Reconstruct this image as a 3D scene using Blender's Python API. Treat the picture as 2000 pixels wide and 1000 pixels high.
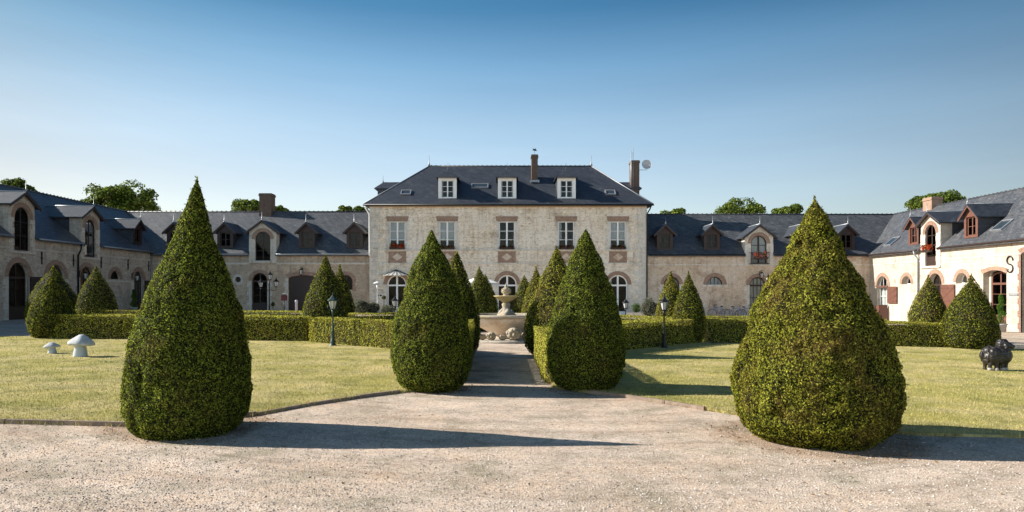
import bpy, bmesh, math, random
import numpy as np
from mathutils import Vector, Matrix
from mathutils.geometry import delaunay_2d_cdt
R = math.radians
random.seed(4)
rng = np.random.default_rng(11)
for o in list(bpy.data.objects): bpy.data.objects.remove(o)
S = bpy.context.scene
COL = S.collection

# ------------------------------------------------------------ camera
EYE = 1.7; F = 1350.0; CX = 985.0; CY = 571.0
cam = bpy.data.cameras.new('camera'); co = bpy.data.objects.new('camera', cam); COL.objects.link(co)
co.location = (0, 0, EYE); co.rotation_euler = (R(90), 0, 0)
cam.sensor_width = 36; cam.lens = F / 2000 * 36
cam.shift_x = (1000 - CX) / 2000; cam.shift_y = (CY - 500) / 2000
cam.clip_end = 3000; cam.clip_start = 0.05
S.camera = co
# ------------------------------------------------------------ light
SUN_EL, SHADOW_DIR = 30.0, -5.0            # shadows fall to the right, a little towards the camera
w = bpy.data.worlds.new('World'); S.world = w; w.use_nodes = True
nt = w.node_tree; sky = nt.nodes.new('ShaderNodeTexSky'); sky.sky_type = 'NISHITA'; sky.sun_disc = False
sky.sun_elevation = R(SUN_EL); sky.air_density = 1.0; sky.dust_density = 2.5; sky.ozone_density = 3.0
sky.sun_rotation = R(-90 - SHADOW_DIR)      # from the left
bg = nt.nodes['Background']; bg.inputs[1].default_value = 0.13
# deepen the zenith and pale the horizon, as on a clear dry morning
tc = nt.nodes.new('ShaderNodeTexCoord'); sx = nt.nodes.new('ShaderNodeSeparateXYZ'); nt.links.new(tc.outputs['Generated'], sx.inputs[0])
cr = nt.nodes.new('ShaderNodeValToRGB'); el = cr.color_ramp.elements
SK = [(0, (1.32, 1.19, 1.06)), (.09, (1.25, 1.13, 1.0)), (.15, (1.10, .99, .88)), (.23, (.94, .93, .83)), (.31, (.58, .74, .72)), (.38, (.23, .47, .53)), (.5, (.17, .34, .44)), (1, (.10, .22, .32))]
while len(el) < len(SK): el.new(.5)
for e_, (p_, c_) in zip(el, SK): e_.position = p_; e_.color = (*c_, 1)
nt.links.new(sx.outputs[2], cr.inputs[0])
x2 = nt.nodes.new('ShaderNodeMath'); x2.operation = 'MULTIPLY'; nt.links.new(sx.outputs[0], x2.inputs[0]); nt.links.new(sx.outputs[0], x2.inputs[1])
x3 = nt.nodes.new('ShaderNodeMath'); x3.operation = 'MULTIPLY_ADD'; nt.links.new(x2.outputs[0], x3.inputs[0]); x3.inputs[1].default_value = -1.15; x3.inputs[2].default_value = 1.0
x4 = nt.nodes.new('ShaderNodeMath'); x4.operation = 'MAXIMUM'; nt.links.new(x3.outputs[0], x4.inputs[0]); x4.inputs[1].default_value = .4
v1_ = nt.nodes.new('ShaderNodeVectorMath'); v1_.operation = 'MULTIPLY'; nt.links.new(sky.outputs[0], v1_.inputs[0]); nt.links.new(cr.outputs[0], v1_.inputs[1])
v2_ = nt.nodes.new('ShaderNodeVectorMath'); v2_.operation = 'SCALE'; nt.links.new(v1_.outputs[0], v2_.inputs[0]); nt.links.new(x4.outputs[0], v2_.inputs['Scale'])
# added brightening of the unseen low sky behind the camera, fills shaded fronts
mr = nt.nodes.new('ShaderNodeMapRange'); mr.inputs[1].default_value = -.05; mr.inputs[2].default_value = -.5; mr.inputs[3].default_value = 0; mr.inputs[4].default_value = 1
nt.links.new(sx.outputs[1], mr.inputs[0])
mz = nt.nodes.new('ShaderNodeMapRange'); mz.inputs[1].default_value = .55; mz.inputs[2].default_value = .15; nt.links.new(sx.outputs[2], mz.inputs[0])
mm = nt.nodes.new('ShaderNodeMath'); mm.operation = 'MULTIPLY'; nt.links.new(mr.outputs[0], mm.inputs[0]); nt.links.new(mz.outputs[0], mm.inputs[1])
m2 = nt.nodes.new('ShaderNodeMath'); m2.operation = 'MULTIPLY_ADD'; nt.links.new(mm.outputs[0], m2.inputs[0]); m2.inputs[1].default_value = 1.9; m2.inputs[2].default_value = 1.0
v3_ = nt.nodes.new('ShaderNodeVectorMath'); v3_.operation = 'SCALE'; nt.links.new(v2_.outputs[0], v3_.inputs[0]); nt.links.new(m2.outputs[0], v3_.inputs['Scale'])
cm = nt.nodes.new('ShaderNodeMapping'); cm.inputs['Scale'].default_value = (1.2, 1.2, 9); cm.inputs['Rotation'].default_value = (.05, .12, 0); nt.links.new(tc.outputs['Generated'], cm.inputs[0])
cn = nt.nodes.new('ShaderNodeTexNoise'); cn.inputs['Scale'].default_value = 2.2; cn.inputs['Detail'].default_value = 5; nt.links.new(cm.outputs[0], cn.inputs['Vector'])
cq = nt.nodes.new('ShaderNodeMapRange'); cq.inputs[1].default_value = .35; cq.inputs[2].default_value = .7; cq.inputs[3].default_value = .985; cq.inputs[4].default_value = 1.05; nt.links.new(cn.outputs['Fac'], cq.inputs[0])
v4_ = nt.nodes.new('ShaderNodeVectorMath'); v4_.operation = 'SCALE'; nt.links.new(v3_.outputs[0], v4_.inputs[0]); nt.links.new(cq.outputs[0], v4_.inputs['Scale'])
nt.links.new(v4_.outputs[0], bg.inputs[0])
d = Vector((math.cos(R(SUN_EL)) * math.cos(R(SHADOW_DIR)), math.cos(R(SUN_EL)) * math.sin(R(SHADOW_DIR)), -math.sin(R(SUN_EL))))
sl = bpy.data.lights.new('sun', 'SUN'); sl.energy = 4.8; sl.angle = R(0.5); sl.color = (1, .94, .85)
so = bpy.data.objects.new('sun', sl); COL.objects.link(so); so.rotation_euler = d.to_track_quat('-Z', 'Y').to_euler()
S.view_settings.view_transform = 'Standard'; S.view_settings.look = 'None'; S.view_settings.gamma = 1
S.view_settings.exposure = 1.0
S.view_settings.use_curve_mapping = False

# ------------------------------------------------------------ ground shape
def gz(x):
    x = max(-28.0, min(36.0, x)); return -(0.0117 * x + 0.0002 * x * x)
def at(px, py):
    """ground point seen at a photo pixel"""
    g = 0.0
    for _ in range(12):
        Y = (EYE - g) * F / (py - CY); X = (px - CX) / F * Y; g = gz(X)
    return X, Y

# ------------------------------------------------------------ materials
def newmat(name):
    m = bpy.data.materials.new(name); m.use_nodes = True
    n = m.node_tree; b = n.nodes['Principled BSDF']; return m, n, b
def N(n, t, **kw):
    nd = n.nodes.new(t)
    for k, v in kw.items():
        if k.startswith('i_'):
            key = k[2:]; key = int(key) if key.isdigit() else key.replace('_', ' ')
            nd.inputs[key].default_value = v
        else: setattr(nd, k, v)
    return nd
def ramp(n, fac, stops, interp='LINEAR'):
    r = n.nodes.new('ShaderNodeValToRGB'); e = r.color_ramp.elements; r.color_ramp.interpolation = interp
    while len(e) < len(stops): e.new(0.5)
    for el, (p, c) in zip(e, stops): el.position = p; el.color = (*c, 1)
    n.links.new(fac, r.inputs[0]); return r.outputs[0]
def mix(n, fac, a, b, mode='MIX'):
    m = n.nodes.new('ShaderNodeMix'); m.data_type = 'RGBA'; m.blend_type = mode
    for s, v in ((0, fac), (6, a), (7, b)):
        if hasattr(v, 'links'): n.links.new(v, m.inputs[s])
        else: m.inputs[s].default_value = v if s == 0 else ((*v, 1) if len(v) == 3 else v)
    return m.outputs[2]
def noise(n, vec, scale, detail=3, rough=.6):
    t = N(n, 'ShaderNodeTexNoise', i_Scale=scale, i_Detail=detail, i_Roughness=rough)
    if vec is not None: n.links.new(vec, t.inputs['Vector'])
    return t.outputs['Fac']
def bump(n, b, h, strength, dist):
    bp = N(n, 'ShaderNodeBump', i_Strength=strength, i_Distance=dist)
    n.links.new(h, bp.inputs['Height']); n.links.new(bp.outputs[0], b.inputs['Normal'])
def objco(n):
    return n.nodes.new('ShaderNodeTexCoord').outputs['Object']
def wallvec(n, co_, zs=1.0):
    """(x+y, z) so that brick courses stay level on every side"""
    sp = n.nodes.new('ShaderNodeSeparateXYZ'); n.links.new(co_, sp.inputs[0])
    ad = N(n, 'ShaderNodeMath', operation='ADD'); n.links.new(sp.outputs[0], ad.inputs[0]); n.links.new(sp.outputs[1], ad.inputs[1])
    mu = N(n, 'ShaderNodeMath', operation='MULTIPLY'); n.links.new(sp.outputs[2], mu.inputs[0]); mu.inputs[1].default_value = zs
    cb = n.nodes.new('ShaderNodeCombineXYZ'); n.links.new(ad.outputs[0], cb.inputs[0]); n.links.new(mu.outputs[0], cb.inputs[1])
    return cb.outputs[0], sp.outputs[2]
def plain(name, col, rough=.6, metal=0, var=.15, scale=6, spec=.4):
    m, n, b = newmat(name); c = objco(n)
    f = noise(n, c, scale, 4)
    n.links.new(ramp(n, f, [(.25, tuple(v * (1 - var) for v in col)), (.75, tuple(min(1, v * (1 + var)) for v in col))]), b.inputs['Base Color'])
    b.inputs['Roughness'].default_value = rough; b.inputs['Metallic'].default_value = metal
    b.inputs['Specular IOR Level'].default_value = spec
    bump(n, b, noise(n, c, scale * 4, 3), .15, .01)
    return m
def stone(name, c1, c2, mortar, patch, bw=.46, bh=.2, pits=.5, joint=.012, brickmix=0.0, pscale=.45):
    m, n, b = newmat(name); c = objco(n); v, z = wallvec(n, c)
    ds = N(n, 'ShaderNodeTexNoise', i_Scale=3.0, i_Detail=2); n.links.new(c, ds.inputs['Vector'])
    sub = N(n, 'ShaderNodeVectorMath', operation='SUBTRACT'); n.links.new(ds.outputs['Color'], sub.inputs[0]); sub.inputs[1].default_value = (.5, .5, .5)
    scl = N(n, 'ShaderNodeVectorMath', operation='SCALE'); n.links.new(sub.outputs[0], scl.inputs[0]); scl.inputs['Scale'].default_value = .17
    add = N(n, 'ShaderNodeVectorMath', operation='ADD'); n.links.new(v, add.inputs[0]); n.links.new(scl.outputs[0], add.inputs[1])
    bt = N(n, 'ShaderNodeTexBrick', i_Scale=1.0); n.links.new(add.outputs[0], bt.inputs['Vector'])
    bt.inputs['Brick Width'].default_value = bw; bt.inputs['Row Height'].default_value = bh
    bt.inputs['Mortar Size'].default_value = joint; bt.inputs['Mortar Smooth'].default_value = .5; bt.offset_frequency = 2
    bt.inputs['Color1'].default_value = (*c1, 1); bt.inputs['Color2'].default_value = (*c2, 1); bt.inputs['Mortar'].default_value = (*mortar, 1)
    # per-stone hue from an irregular cell pattern
    vo = N(n, 'ShaderNodeTexVoronoi', i_Scale=3.2); n.links.new(add.outputs[0], vo.inputs['Vector'])
    vg = N(n, 'ShaderNodeSeparateColor'); n.links.new(vo.outputs['Color'], vg.inputs[0])
    cell = ramp(n, vg.outputs[0], [(0, (.70, .66, .61)), (.25, (.93, .90, .86)), (.6, (1, .99, .96)), (1, (1.12, 1.09, 1.04))])
    col = mix(n, .8, bt.outputs['Color'], cell, 'MULTIPLY')
    # big stains
    p = noise(n, c, pscale, 6, .65)
    pm = ramp(n, p, [(.42, (0, 0, 0)), (.60, (1, 1, 1))])
    col = mix(n, pm, col, patch)
    ms_ = N(n, 'ShaderNodeMapping'); ms_.inputs['Scale'].default_value = (2.6, .22, 1); n.links.new(v, ms_.inputs[0])
    col = mix(n, .75, col, ramp(n, noise(n, ms_.outputs[0], 1.3, 6, .75), [(.36, (.66, .63, .60)), (.47, (.98, .97, .96)), (.62, (1.05, 1.04, 1.03))]), 'MULTIPLY')
    fine = noise(n, c, 9, 6, .75)
    col = mix(n, .85, col, ramp(n, fine, [(.28, (.62, .58, .54)), (.5, (1, 1, 1)), (.75, (1.12, 1.1, 1.06))]), 'MULTIPLY')
    if pits:
        pn = noise(n, v, 2.6, 8, .8)
        col = mix(n, ramp(n, pn, [(.30, (pits,) * 3), (.40, (0, 0, 0))]), col, (.16, .115, .08))
        mp = N(n, 'ShaderNodeMapping'); mp.inputs['Scale'].default_value = (1.0, 2.2, 1); n.links.new(add.outputs[0], mp.inputs[0])
        p2 = noise(n, mp.outputs[0], 4.2, 4, .6)
        col = mix(n, .8 * pits, col, ramp(n, p2, [(.34, (.55, .47, .40)), (.46, (1, 1, 1)), (.62, (1.08, 1.06, 1.03))]), 'MULTIPLY')
    if brickmix:
        bn = noise(n, c, .8, 6, .7)
        col = mix(n, ramp(n, bn, [(.56, (0, 0, 0)), (.66, (brickmix,) * 3)]), col, (.30, .15, .09))
    n.links.new(col, b.inputs['Base Color']); b.inputs['Roughness'].default_value = .9; b.inputs['Specular IOR Level'].default_value = .15
    h = mix(n, .5, bt.outputs['Fac'], fine)
    inv = N(n, 'ShaderNodeInvert'); n.links.new(bt.outputs['Fac'], inv.inputs['Color'])
    hh = mix(n, .45, inv.outputs[0], fine)
    bump(n, b, hh, .55, .03)
    return m
def brick(name, c1=(.28, .15, .11), c2=(.20, .11, .085), bw=.22, bh=.07):
    m, n, b = newmat(name); c = objco(n); v, z = wallvec(n, c)
    bt = N(n, 'ShaderNodeTexBrick', i_Scale=1.0); n.links.new(v, bt.inputs['Vector'])
    bt.inputs['Brick Width'].default_value = bw; bt.inputs['Row Height'].default_value = bh; bt.inputs['Mortar Size'].default_value = .008
    bt.inputs['Color1'].default_value = (*c1, 1); bt.inputs['Color2'].default_value = (*c2, 1); bt.inputs['Mortar'].default_value = (.33, .27, .22, 1)
    f = noise(n, c, 5, 5, .7)
    n.links.new(mix(n, .8, bt.outputs['Color'], ramp(n, f, [(.3, (.65, .6, .6)), (.7, (1.2, 1.15, 1.1))]), 'MULTIPLY'), b.inputs['Base Color'])
    b.inputs['Roughness'].default_value = .9; b.inputs['Specular IOR Level'].default_value = .15
    bump(n, b, f, .4, .02); return m
def slate(name, c1=(.040, .045, .055), c2=(.060, .065, .075)):
    m, n, b = newmat(name); c = objco(n); v, z = wallvec(n, c, 1.6)
    bt = N(n, 'ShaderNodeTexBrick', i_Scale=1.0); n.links.new(v, bt.inputs['Vector'])
    bt.inputs['Brick Width'].default_value = .24; bt.inputs['Row Height'].default_value = .14; bt.inputs['Mortar Size'].default_value = .007
    bt.inputs['Color1'].default_value = (*c1, 1); bt.inputs['Color2'].default_value = (*c2, 1); bt.inputs['Mortar'].default_value = (.018, .02, .024, 1)
    f = noise(n, c, .9, 6, .7); g = noise(n, c, 12, 3)
    col = mix(n, .8, bt.outputs['Color'], ramp(n, f, [(.3, (.7, .72, .76)), (.55, (1, 1, 1)), (.75, (1.35, 1.3, 1.2))]), 'MULTIPLY')
    col = mix(n, .5, col, ramp(n, g, [(.3, (.6, .6, .6)), (.7, (1.4, 1.4, 1.4))]), 'MULTIPLY')
    mpp = N(n, 'ShaderNodeMapping'); mpp.inputs['Scale'].default_value = (2.2, .35, 1); n.links.new(v, mpp.inputs[0])
    col = mix(n, .7, col, ramp(n, noise(n, mpp.outputs[0], 1.6, 5, .7), [(.35, (.72, .74, .78)), (.5, (1, 1, 1)), (.68, (1.5, 1.45, 1.35))]), 'MULTIPLY')
    wn_ = N(n, 'ShaderNodeTexWhiteNoise', noise_dimensions='2D'); sn = N(n, 'ShaderNodeVectorMath', operation='SNAP'); n.links.new(v, sn.inputs[0]); sn.inputs[1].default_value = (.24, .14, 1); n.links.new(sn.outputs[0], wn_.inputs[0])
    col = mix(n, .8, col, ramp(n, wn_.outputs['Value'], [(0, (.65, .65, .67)), (.15, (.95, .95, .95)), (.9, (1.05, 1.05, 1.05)), (1, (1.7, 1.65, 1.55))]), 'MULTIPLY')
    n.links.new(col, b.inputs['Base Color']); b.inputs['Roughness'].default_value = .5; b.inputs['Specular IOR Level'].default_value = .5
    inv = N(n, 'ShaderNodeInvert'); n.links.new(bt.outputs['Fac'], inv.inputs['Color'])
    bump(n, b, inv.outputs[0], .5, .012); return m
def leafmat(name, stops, patch=None, pscale=1.2, pr=(.52, .66), trans=.5, pamt=.8):
    m, n, b = newmat(name)
    geo = n.nodes.new('ShaderNodeNewGeometry')
    col = ramp(n, geo.outputs['Random Per Island'], stops)
    c = objco(n)
    if patch:
        f = noise(n, c, pscale, 5, .7)
        col = mix(n, ramp(n, f, [(pr[0], (0, 0, 0)), (pr[1], (pamt,) * 3)]), col, patch, 'MIX')
        col = mix(n, .6, col, ramp(n, geo.outputs['Random Per Island'], [(0, (.55, .55, .55)), (1, (1.45, 1.45, 1.45))]), 'MULTIPLY')
    n.links.new(col, b.inputs['Base Color']); b.inputs['Roughness'].default_value = .7; b.inputs['Specular IOR Level'].default_value = .14
    tr = n.nodes.new('ShaderNodeBsdfTranslucent'); n.links.new(col, tr.inputs[0])
    ms = n.nodes.new('ShaderNodeMixShader'); ms.inputs[0].default_value = trans
    n.links.new(b.outputs[0], ms.inputs[1]); n.links.new(tr.outputs[0], ms.inputs[2])
    n.links.new(ms.outputs[0], n.nodes['Material Output'].inputs['Surface']); return m
def glass(tint=.72, name='window_glass'):
    m, n, b = newmat(name)
    tr = N(n, 'ShaderNodeBsdfTransparent'); tr.inputs[0].default_value = (tint, tint * 1.04, tint * 1.04, 1)
    gl = N(n, 'ShaderNodeBsdfGlossy'); gl.inputs['Roughness'].default_value = .03; gl.inputs[0].default_value = (.9, .93, .95, 1)
    fr = N(n, 'ShaderNodeFresnel'); fr.inputs[0].default_value = 1.5
    c = objco(n); bp = N(n, 'ShaderNodeBump', i_Strength=.12, i_Distance=.02); n.links.new(noise(n, c, 1.5, 1), bp.inputs['Height']); n.links.new(bp.outputs[0], gl.inputs['Normal'])
    ad = N(n, 'ShaderNodeMath', operation='MULTIPLY_ADD'); n.links.new(fr.outputs[0], ad.inputs[0]); ad.inputs[1].default_value = .3; ad.inputs[2].default_value = .0
    ms = n.nodes.new('ShaderNodeMixShader'); n.links.new(ad.outputs[0], ms.inputs[0]); n.links.new(tr.outputs[0], ms.inputs[1]); n.links.new(gl.outputs[0], ms.inputs[2])
    n.links.new(ms.outputs[0], n.nodes['Material Output'].inputs['Surface']); return m
M = {}
M['stone_main'] = stone('pale_limestone', (.77, .68, .56), (.65, .57, .46), (.50, .43, .34), (.78, .71, .61), bw=.66, bh=.31, pits=.9, joint=.015)
M['stone_quoin'] = stone('dressed_limestone', (.66, .62, .55), (.60, .555, .485), (.42, .38, .33), (.68, .645, .58), bw=.62, bh=.34, pits=.25, joint=.008)
M['stone_rear'] = stone('brown_rubble_limestone', (.56, .45, .34), (.44, .35, .26), (.56, .46, .36), (.40, .32, .24), bw=.34, bh=.15, pits=.6, brickmix=.5)
M['stone_rearR'] = stone('tan_rubble_limestone', (.62, .50, .385), (.51, .41, .31), (.60, .50, .40), (.66, .57, .47), bw=.34, bh=.15, pits=.6, brickmix=.6)
M['stone_left'] = stone('grey_flint_rubble', (.60, .52, .44), (.38, .33, .28), (.60, .53, .45), (.46, .39, .32), bw=.26, bh=.12, pits=.7, pscale=.6)
M['stone_right'] = stone('cream_limestone', (.49, .44, .385), (.46, .41, .355), (.42, .37, .32), (.51, .465, .41), bw=.5, bh=.22, pits=.15)
M['quoin_left'] = stone('grey_dressed_stone', (.62, .57, .50), (.54, .49, .42), (.42, .38, .32), (.58, .53, .46), bw=.5, bh=.32, pits=.2, joint=.008)
M['brick'] = brick('red_brick')
M['brick_soft'] = brick('weathered_brick', (.36, .235, .17), (.27, .18, .13))
M['brick_dark'] = brick('dark_brick', (.085, .045, .034), (.05, .032, .026))  # darker brown brick for the chimneys
M['slate'] = slate('roof_slate', (.031, .037, .049), (.044, .050, .063))
M['slate_pale'] = slate('weathered_roof_slate', (.066, .070, .078), (.095, .098, .105))
M['slate_hang'] = slate('cheek_slate', (.035, .037, .045), (.05, .052, .06))
M['zinc'] = plain('zinc', (.42, .44, .46), .45, .6)
M['white'] = plain('white_paint', (.80, .79, .76), .5, 0, .05)
M['brown'] = plain('brown_wood', (.036, .019, .014), .55, 0, .3)
M['red_wood'] = plain('red_brown_wood', (.135, .060, .042), .5, 0, .25)
M['dark_wood'] = plain('dark_wood', (.035, .020, .015), .55, 0, .3)
M['glass'] = glass(); M['dark_glass'] = glass(.22, 'shade_tinted_glass')  # darker tint puts the unlit rooms behind these panes into the glass
M['curtain'] = plain('curtain', (.62, .62, .60), .9, 0, .12, 9)
M['cream_curtain'] = plain('cream_curtain', (.58, .54, .46), .9, 0, .12, 9)
M['iron'] = plain('black_iron', (.02, .021, .022), .45, .5)
M['iron_green'] = plain('green_painted_iron', (.035, .06, .05), .45, .3)
M['lead'] = plain('lead_flashing', (.30, .31, .33), .5, .4)
M['frost'] = plain('frosted_glass', (.50, .50, .47), .25, 0, .05)
M['pot'] = plain('grey_pot', (.34, .34, .33), .7)
M['redpaint'] = plain('red_paint', (.14, .025, .03), .5)
M['blue'] = plain('blue_plastic', (.02, .14, .45), .4)
M['canvas'] = plain('white_canvas', (.78, .76, .70), .85, 0, .06)
M['fountain'] = stone('fountain_stone', (.60, .47, .35), (.56, .43, .32), (.54, .42, .31), (.66, .58, .48), bw=3, bh=3, pits=.2, joint=.0, pscale=1.6)
M['fountain_pale'] = stone('weathered_fountain_stone', (.42, .38, .33), (.38, .345, .30), (.36, .33, .28), (.32, .27, .17), bw=3, bh=3, pits=.3, joint=.0, pscale=2.5)
M['mush'] = plain('grey_white_stone', (.44, .45, .455), .8, 0, .28, 7)
M['mush_stem'] = plain('grey_stone_stem', (.42, .46, .48), .8, 0, .15, 8)
M['kerb'] = stone('kerb_stone', (.50, .46, .40), (.44, .40, .35), (.3, .27, .23), (.46, .42, .36), bw=.9, bh=.5, pits=.2)
M['edging'] = plain('weathered_edging', (.24, .18, .14), .9, 0, .3)
# foliage
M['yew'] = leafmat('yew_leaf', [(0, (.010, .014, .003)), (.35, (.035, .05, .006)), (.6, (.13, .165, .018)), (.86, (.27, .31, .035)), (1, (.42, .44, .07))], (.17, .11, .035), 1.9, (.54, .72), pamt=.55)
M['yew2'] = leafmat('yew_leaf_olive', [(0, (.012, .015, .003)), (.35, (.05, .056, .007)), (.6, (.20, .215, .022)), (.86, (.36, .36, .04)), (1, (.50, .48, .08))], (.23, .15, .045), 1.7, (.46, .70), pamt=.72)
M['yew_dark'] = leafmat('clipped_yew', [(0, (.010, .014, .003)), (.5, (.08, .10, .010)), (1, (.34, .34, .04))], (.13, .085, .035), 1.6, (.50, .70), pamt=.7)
M['hedge'] = leafmat('box_leaf', [(0, (.015, .02, .004)), (.4, (.19, .20, .02)), (.75, (.52, .50, .07)), (1, (.74, .68, .15))], (.30, .22, .09), 2.2, (.50, .68), pamt=.7)
M['dark_core'] = plain('dark_foliage_core', (.014, .015, .007), .9, 0, .4, 20)  # near-black core puts the shade between leaves into its colour
M['tree'] = leafmat('tree_leaf', [(0, (.02, .04, .008)), (.5, (.085, .13, .018)), (1, (.23, .29, .045))], (.12, .15, .035), .3, (.5, .7), trans=.5)
M['bark'] = plain('bark', (.10, .075, .055), .9, 0, .3, 10)
M['lav'] = leafmat('grey_green_leaf', [(0, (.07, .08, .05)), (.6, (.17, .18, .115)), (1, (.30, .30, .22))], None)
M['green'] = leafmat('bright_green_leaf', [(0, (.03, .07, .01)), (.6, (.08, .17, .02)), (1, (.15, .28, .04))], None)
M['flower'] = leafmat('red_flower', [(0, (.03, .06, .01)), (.4, (.06, .10, .02)), (.45, (.45, .04, .015)), (1, (.75, .10, .03))], None)
def grassmat():
    m, n, b = newmat('grass_blade'); geo = n.nodes.new('ShaderNodeNewGeometry'); c = objco(n)
    r = geo.outputs['Random Per Island']
    a = ramp(n, r, [(0, (.18, .165, .045)), (.5, (.34, .31, .085)), (1, (.50, .45, .15))])
    dry = ramp(n, r, [(0, (.24, .20, .08)), (.5, (.43, .37, .14)), (1, (.58, .51, .24))])
    f = noise(n, c, .55, 6, .7)
    col = mix(n, ramp(n, f, [(.43, (.12,) * 3), (.58, (.85,) * 3)]), a, dry)
    col = mix(n, .9, col, ramp(n, noise(n, c, 1.3, 5, .7), [(.34, (.62, .66, .60)), (.5, (1, 1, 1)), (.64, (1.15, 1.1, 1.05))]), 'MULTIPLY')
    n.links.new(col, b.inputs['Base Color']); b.inputs['Roughness'].default_value = .6; b.inputs['Specular IOR Level'].default_value = .25
    return m
M['grass'] = grassmat()
def lawnmat():
    m, n, b = newmat('lawn_turf'); c = objco(n)
    f = noise(n, c, .55, 6, .7); g = noise(n, c, 26, 5, .8)
    col = mix(n, ramp(n, f, [(.43, (.12,) * 3), (.58, (.85,) * 3)]), (.32, .29, .085), (.48, .40, .19))
    col = mix(n, .9, col, ramp(n, g, [(.3, (.5, .5, .45)), (.5, (1, 1, 1)), (.7, (1.35, 1.3, 1.2))]), 'MULTIPLY')
    col = mix(n, .9, col, ramp(n, noise(n, c, 1.3, 5, .7), [(.34, (.62, .66, .60)), (.5, (1, 1, 1)), (.64, (1.15, 1.1, 1.05))]), 'MULTIPLY')
    n.links.new(col, b.inputs['Base Color']); b.inputs['Roughness'].default_value = .95; b.inputs['Specular IOR Level'].default_value = .1
    bump(n, b, g, .7, .03); return m
M['lawn'] = lawnmat()
def gravelmat():
    m, n, b = newmat('gravel'); c = objco(n)
    v1 = N(n, 'ShaderNodeTexVoronoi', i_Scale=55.0); n.links.new(c, v1.inputs['Vector'])
    v2 = N(n, 'ShaderNodeTexVoronoi', i_Scale=24.0); n.links.new(c, v2.inputs['Vector'])
    sp = N(n, 'ShaderNodeSeparateColor'); n.links.new(v1.outputs['Color'], sp.inputs[0])
    sp2 = N(n, 'ShaderNodeSeparateColor'); n.links.new(v2.outputs['Color'], sp2.inputs[0])
    col = ramp(n, sp.outputs[0], [(0, (.17, .14, .115)), (.14, (.36, .30, .25)), (.6, (.465, .40, .34)), (1, (.64, .58, .51))])
    col2 = ramp(n, sp2.outputs[1], [(0, (.22, .18, .155)), (.1, (.40, .345, .29)), (1, (.54, .475, .41))])
    col = mix(n, .4, col, col2)
    # driven arcs and worn patches: noise stretched round the turning circle
    sb = N(n, 'ShaderNodeVectorMath', operation='SUBTRACT'); n.links.new(c, sb.inputs[0]); sb.inputs[1].default_value = (.5, 15.5, 0)
    sq = n.nodes.new('ShaderNodeSeparateXYZ'); n.links.new(sb.outputs[0], sq.inputs[0])
    ln = N(n, 'ShaderNodeVectorMath', operation='LENGTH'); n.links.new(sb.outputs[0], ln.inputs[0])
    at2 = N(n, 'ShaderNodeMath', operation='ARCTAN2'); n.links.new(sq.outputs[0], at2.inputs[0]); n.links.new(sq.outputs[1], at2.inputs[1])
    aab = N(n, 'ShaderNodeMath', operation='ABSOLUTE'); n.links.new(at2.outputs[0], aab.inputs[0])
    cb = n.nodes.new('ShaderNodeCombineXYZ'); n.links.new(ln.outputs['Value'], cb.inputs[0]); n.links.new(aab.outputs[0], cb.inputs[1])
    st = noise(n, cb.outputs[0], 2.6, 5, .65)
    col = mix(n, .9, col, ramp(n, st, [(.34, (.70, .66, .62)), (.45, (.95, .94, .925)), (.56, (1.04, 1.04, 1.04)), (.64, (1.20, 1.19, 1.19))]), 'MULTIPLY')
    # bare brown earth round the feet of the four front cones
    dmin = None
    for (ex, ey, er) in ((-3.93, 8.6, 1.0), (3.78, 8.35, 1.22), (-1.28, 12.2, .60), (1.45, 12.2, .60)):
        de = N(n, 'ShaderNodeVectorMath', operation='DISTANCE'); n.links.new(c, de.inputs[0]); de.inputs[1].default_value = (ex, ey, 0)
        dv = N(n, 'ShaderNodeMath', operation='SUBTRACT'); n.links.new(de.outputs['Value'], dv.inputs[0]); dv.inputs[1].default_value = er
        if dmin is None: dmin = dv.outputs[0]
        else:
            mi_ = N(n, 'ShaderNodeMath', operation='MINIMUM'); n.links.new(dmin, mi_.inputs[0]); n.links.new(dv.outputs[0], mi_.inputs[1]); dmin = mi_.outputs[0]
    en = noise(n, c, 3.5, 6, .7)
    es = N(n, 'ShaderNodeMath', operation='MULTIPLY_ADD'); n.links.new(en, es.inputs[0]); es.inputs[1].default_value = 1.1; n.links.new(dmin, es.inputs[2])
    earth = ramp(n, es.outputs[0], [(.38, (.7,) * 3), (.66, (0, 0, 0))])
    col = mix(n, earth, col, (.26, .185, .125))
    pt = noise(n, c, .35, 5, .6)
    col = mix(n, .8, col, ramp(n, pt, [(.4, (.93, .88, .82)), (.6, (1.05, 1.05, 1.05))]), 'MULTIPLY')
    col = mix(n, 1.0, col, (1.06, 1.01, .975), 'MULTIPLY')
    # brown earth specks
    dn = noise(n, c, 4.5, 8, .8)
    col = mix(n, ramp(n, dn, [(.30, (.7,) * 3), (.37, (0, 0, 0))]), col, (.19, .14, .10))
    col = mix(n, .9, col, ramp(n, noise(n, c, 1.3, 5, .7), [(.34, (.62, .66, .60)), (.5, (1, 1, 1)), (.64, (1.15, 1.1, 1.05))]), 'MULTIPLY')
    n.links.new(col, b.inputs['Base Color']); b.inputs['Roughness'].default_value = .95; b.inputs['Specular IOR Level'].default_value = .15
    h = mix(n, .5, v1.outputs['Distance'], dn)
    bump(n, b, h, .6, .02); return m
M['gravel'] = gravelmat()
M['pebble'] = leafmat('pebble', [(0, (.16, .13, .11)), (.2, (.34, .28, .23)), (.7, (.50, .43, .37)), (1, (.70, .64, .58))], None, trans=0.0)
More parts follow.
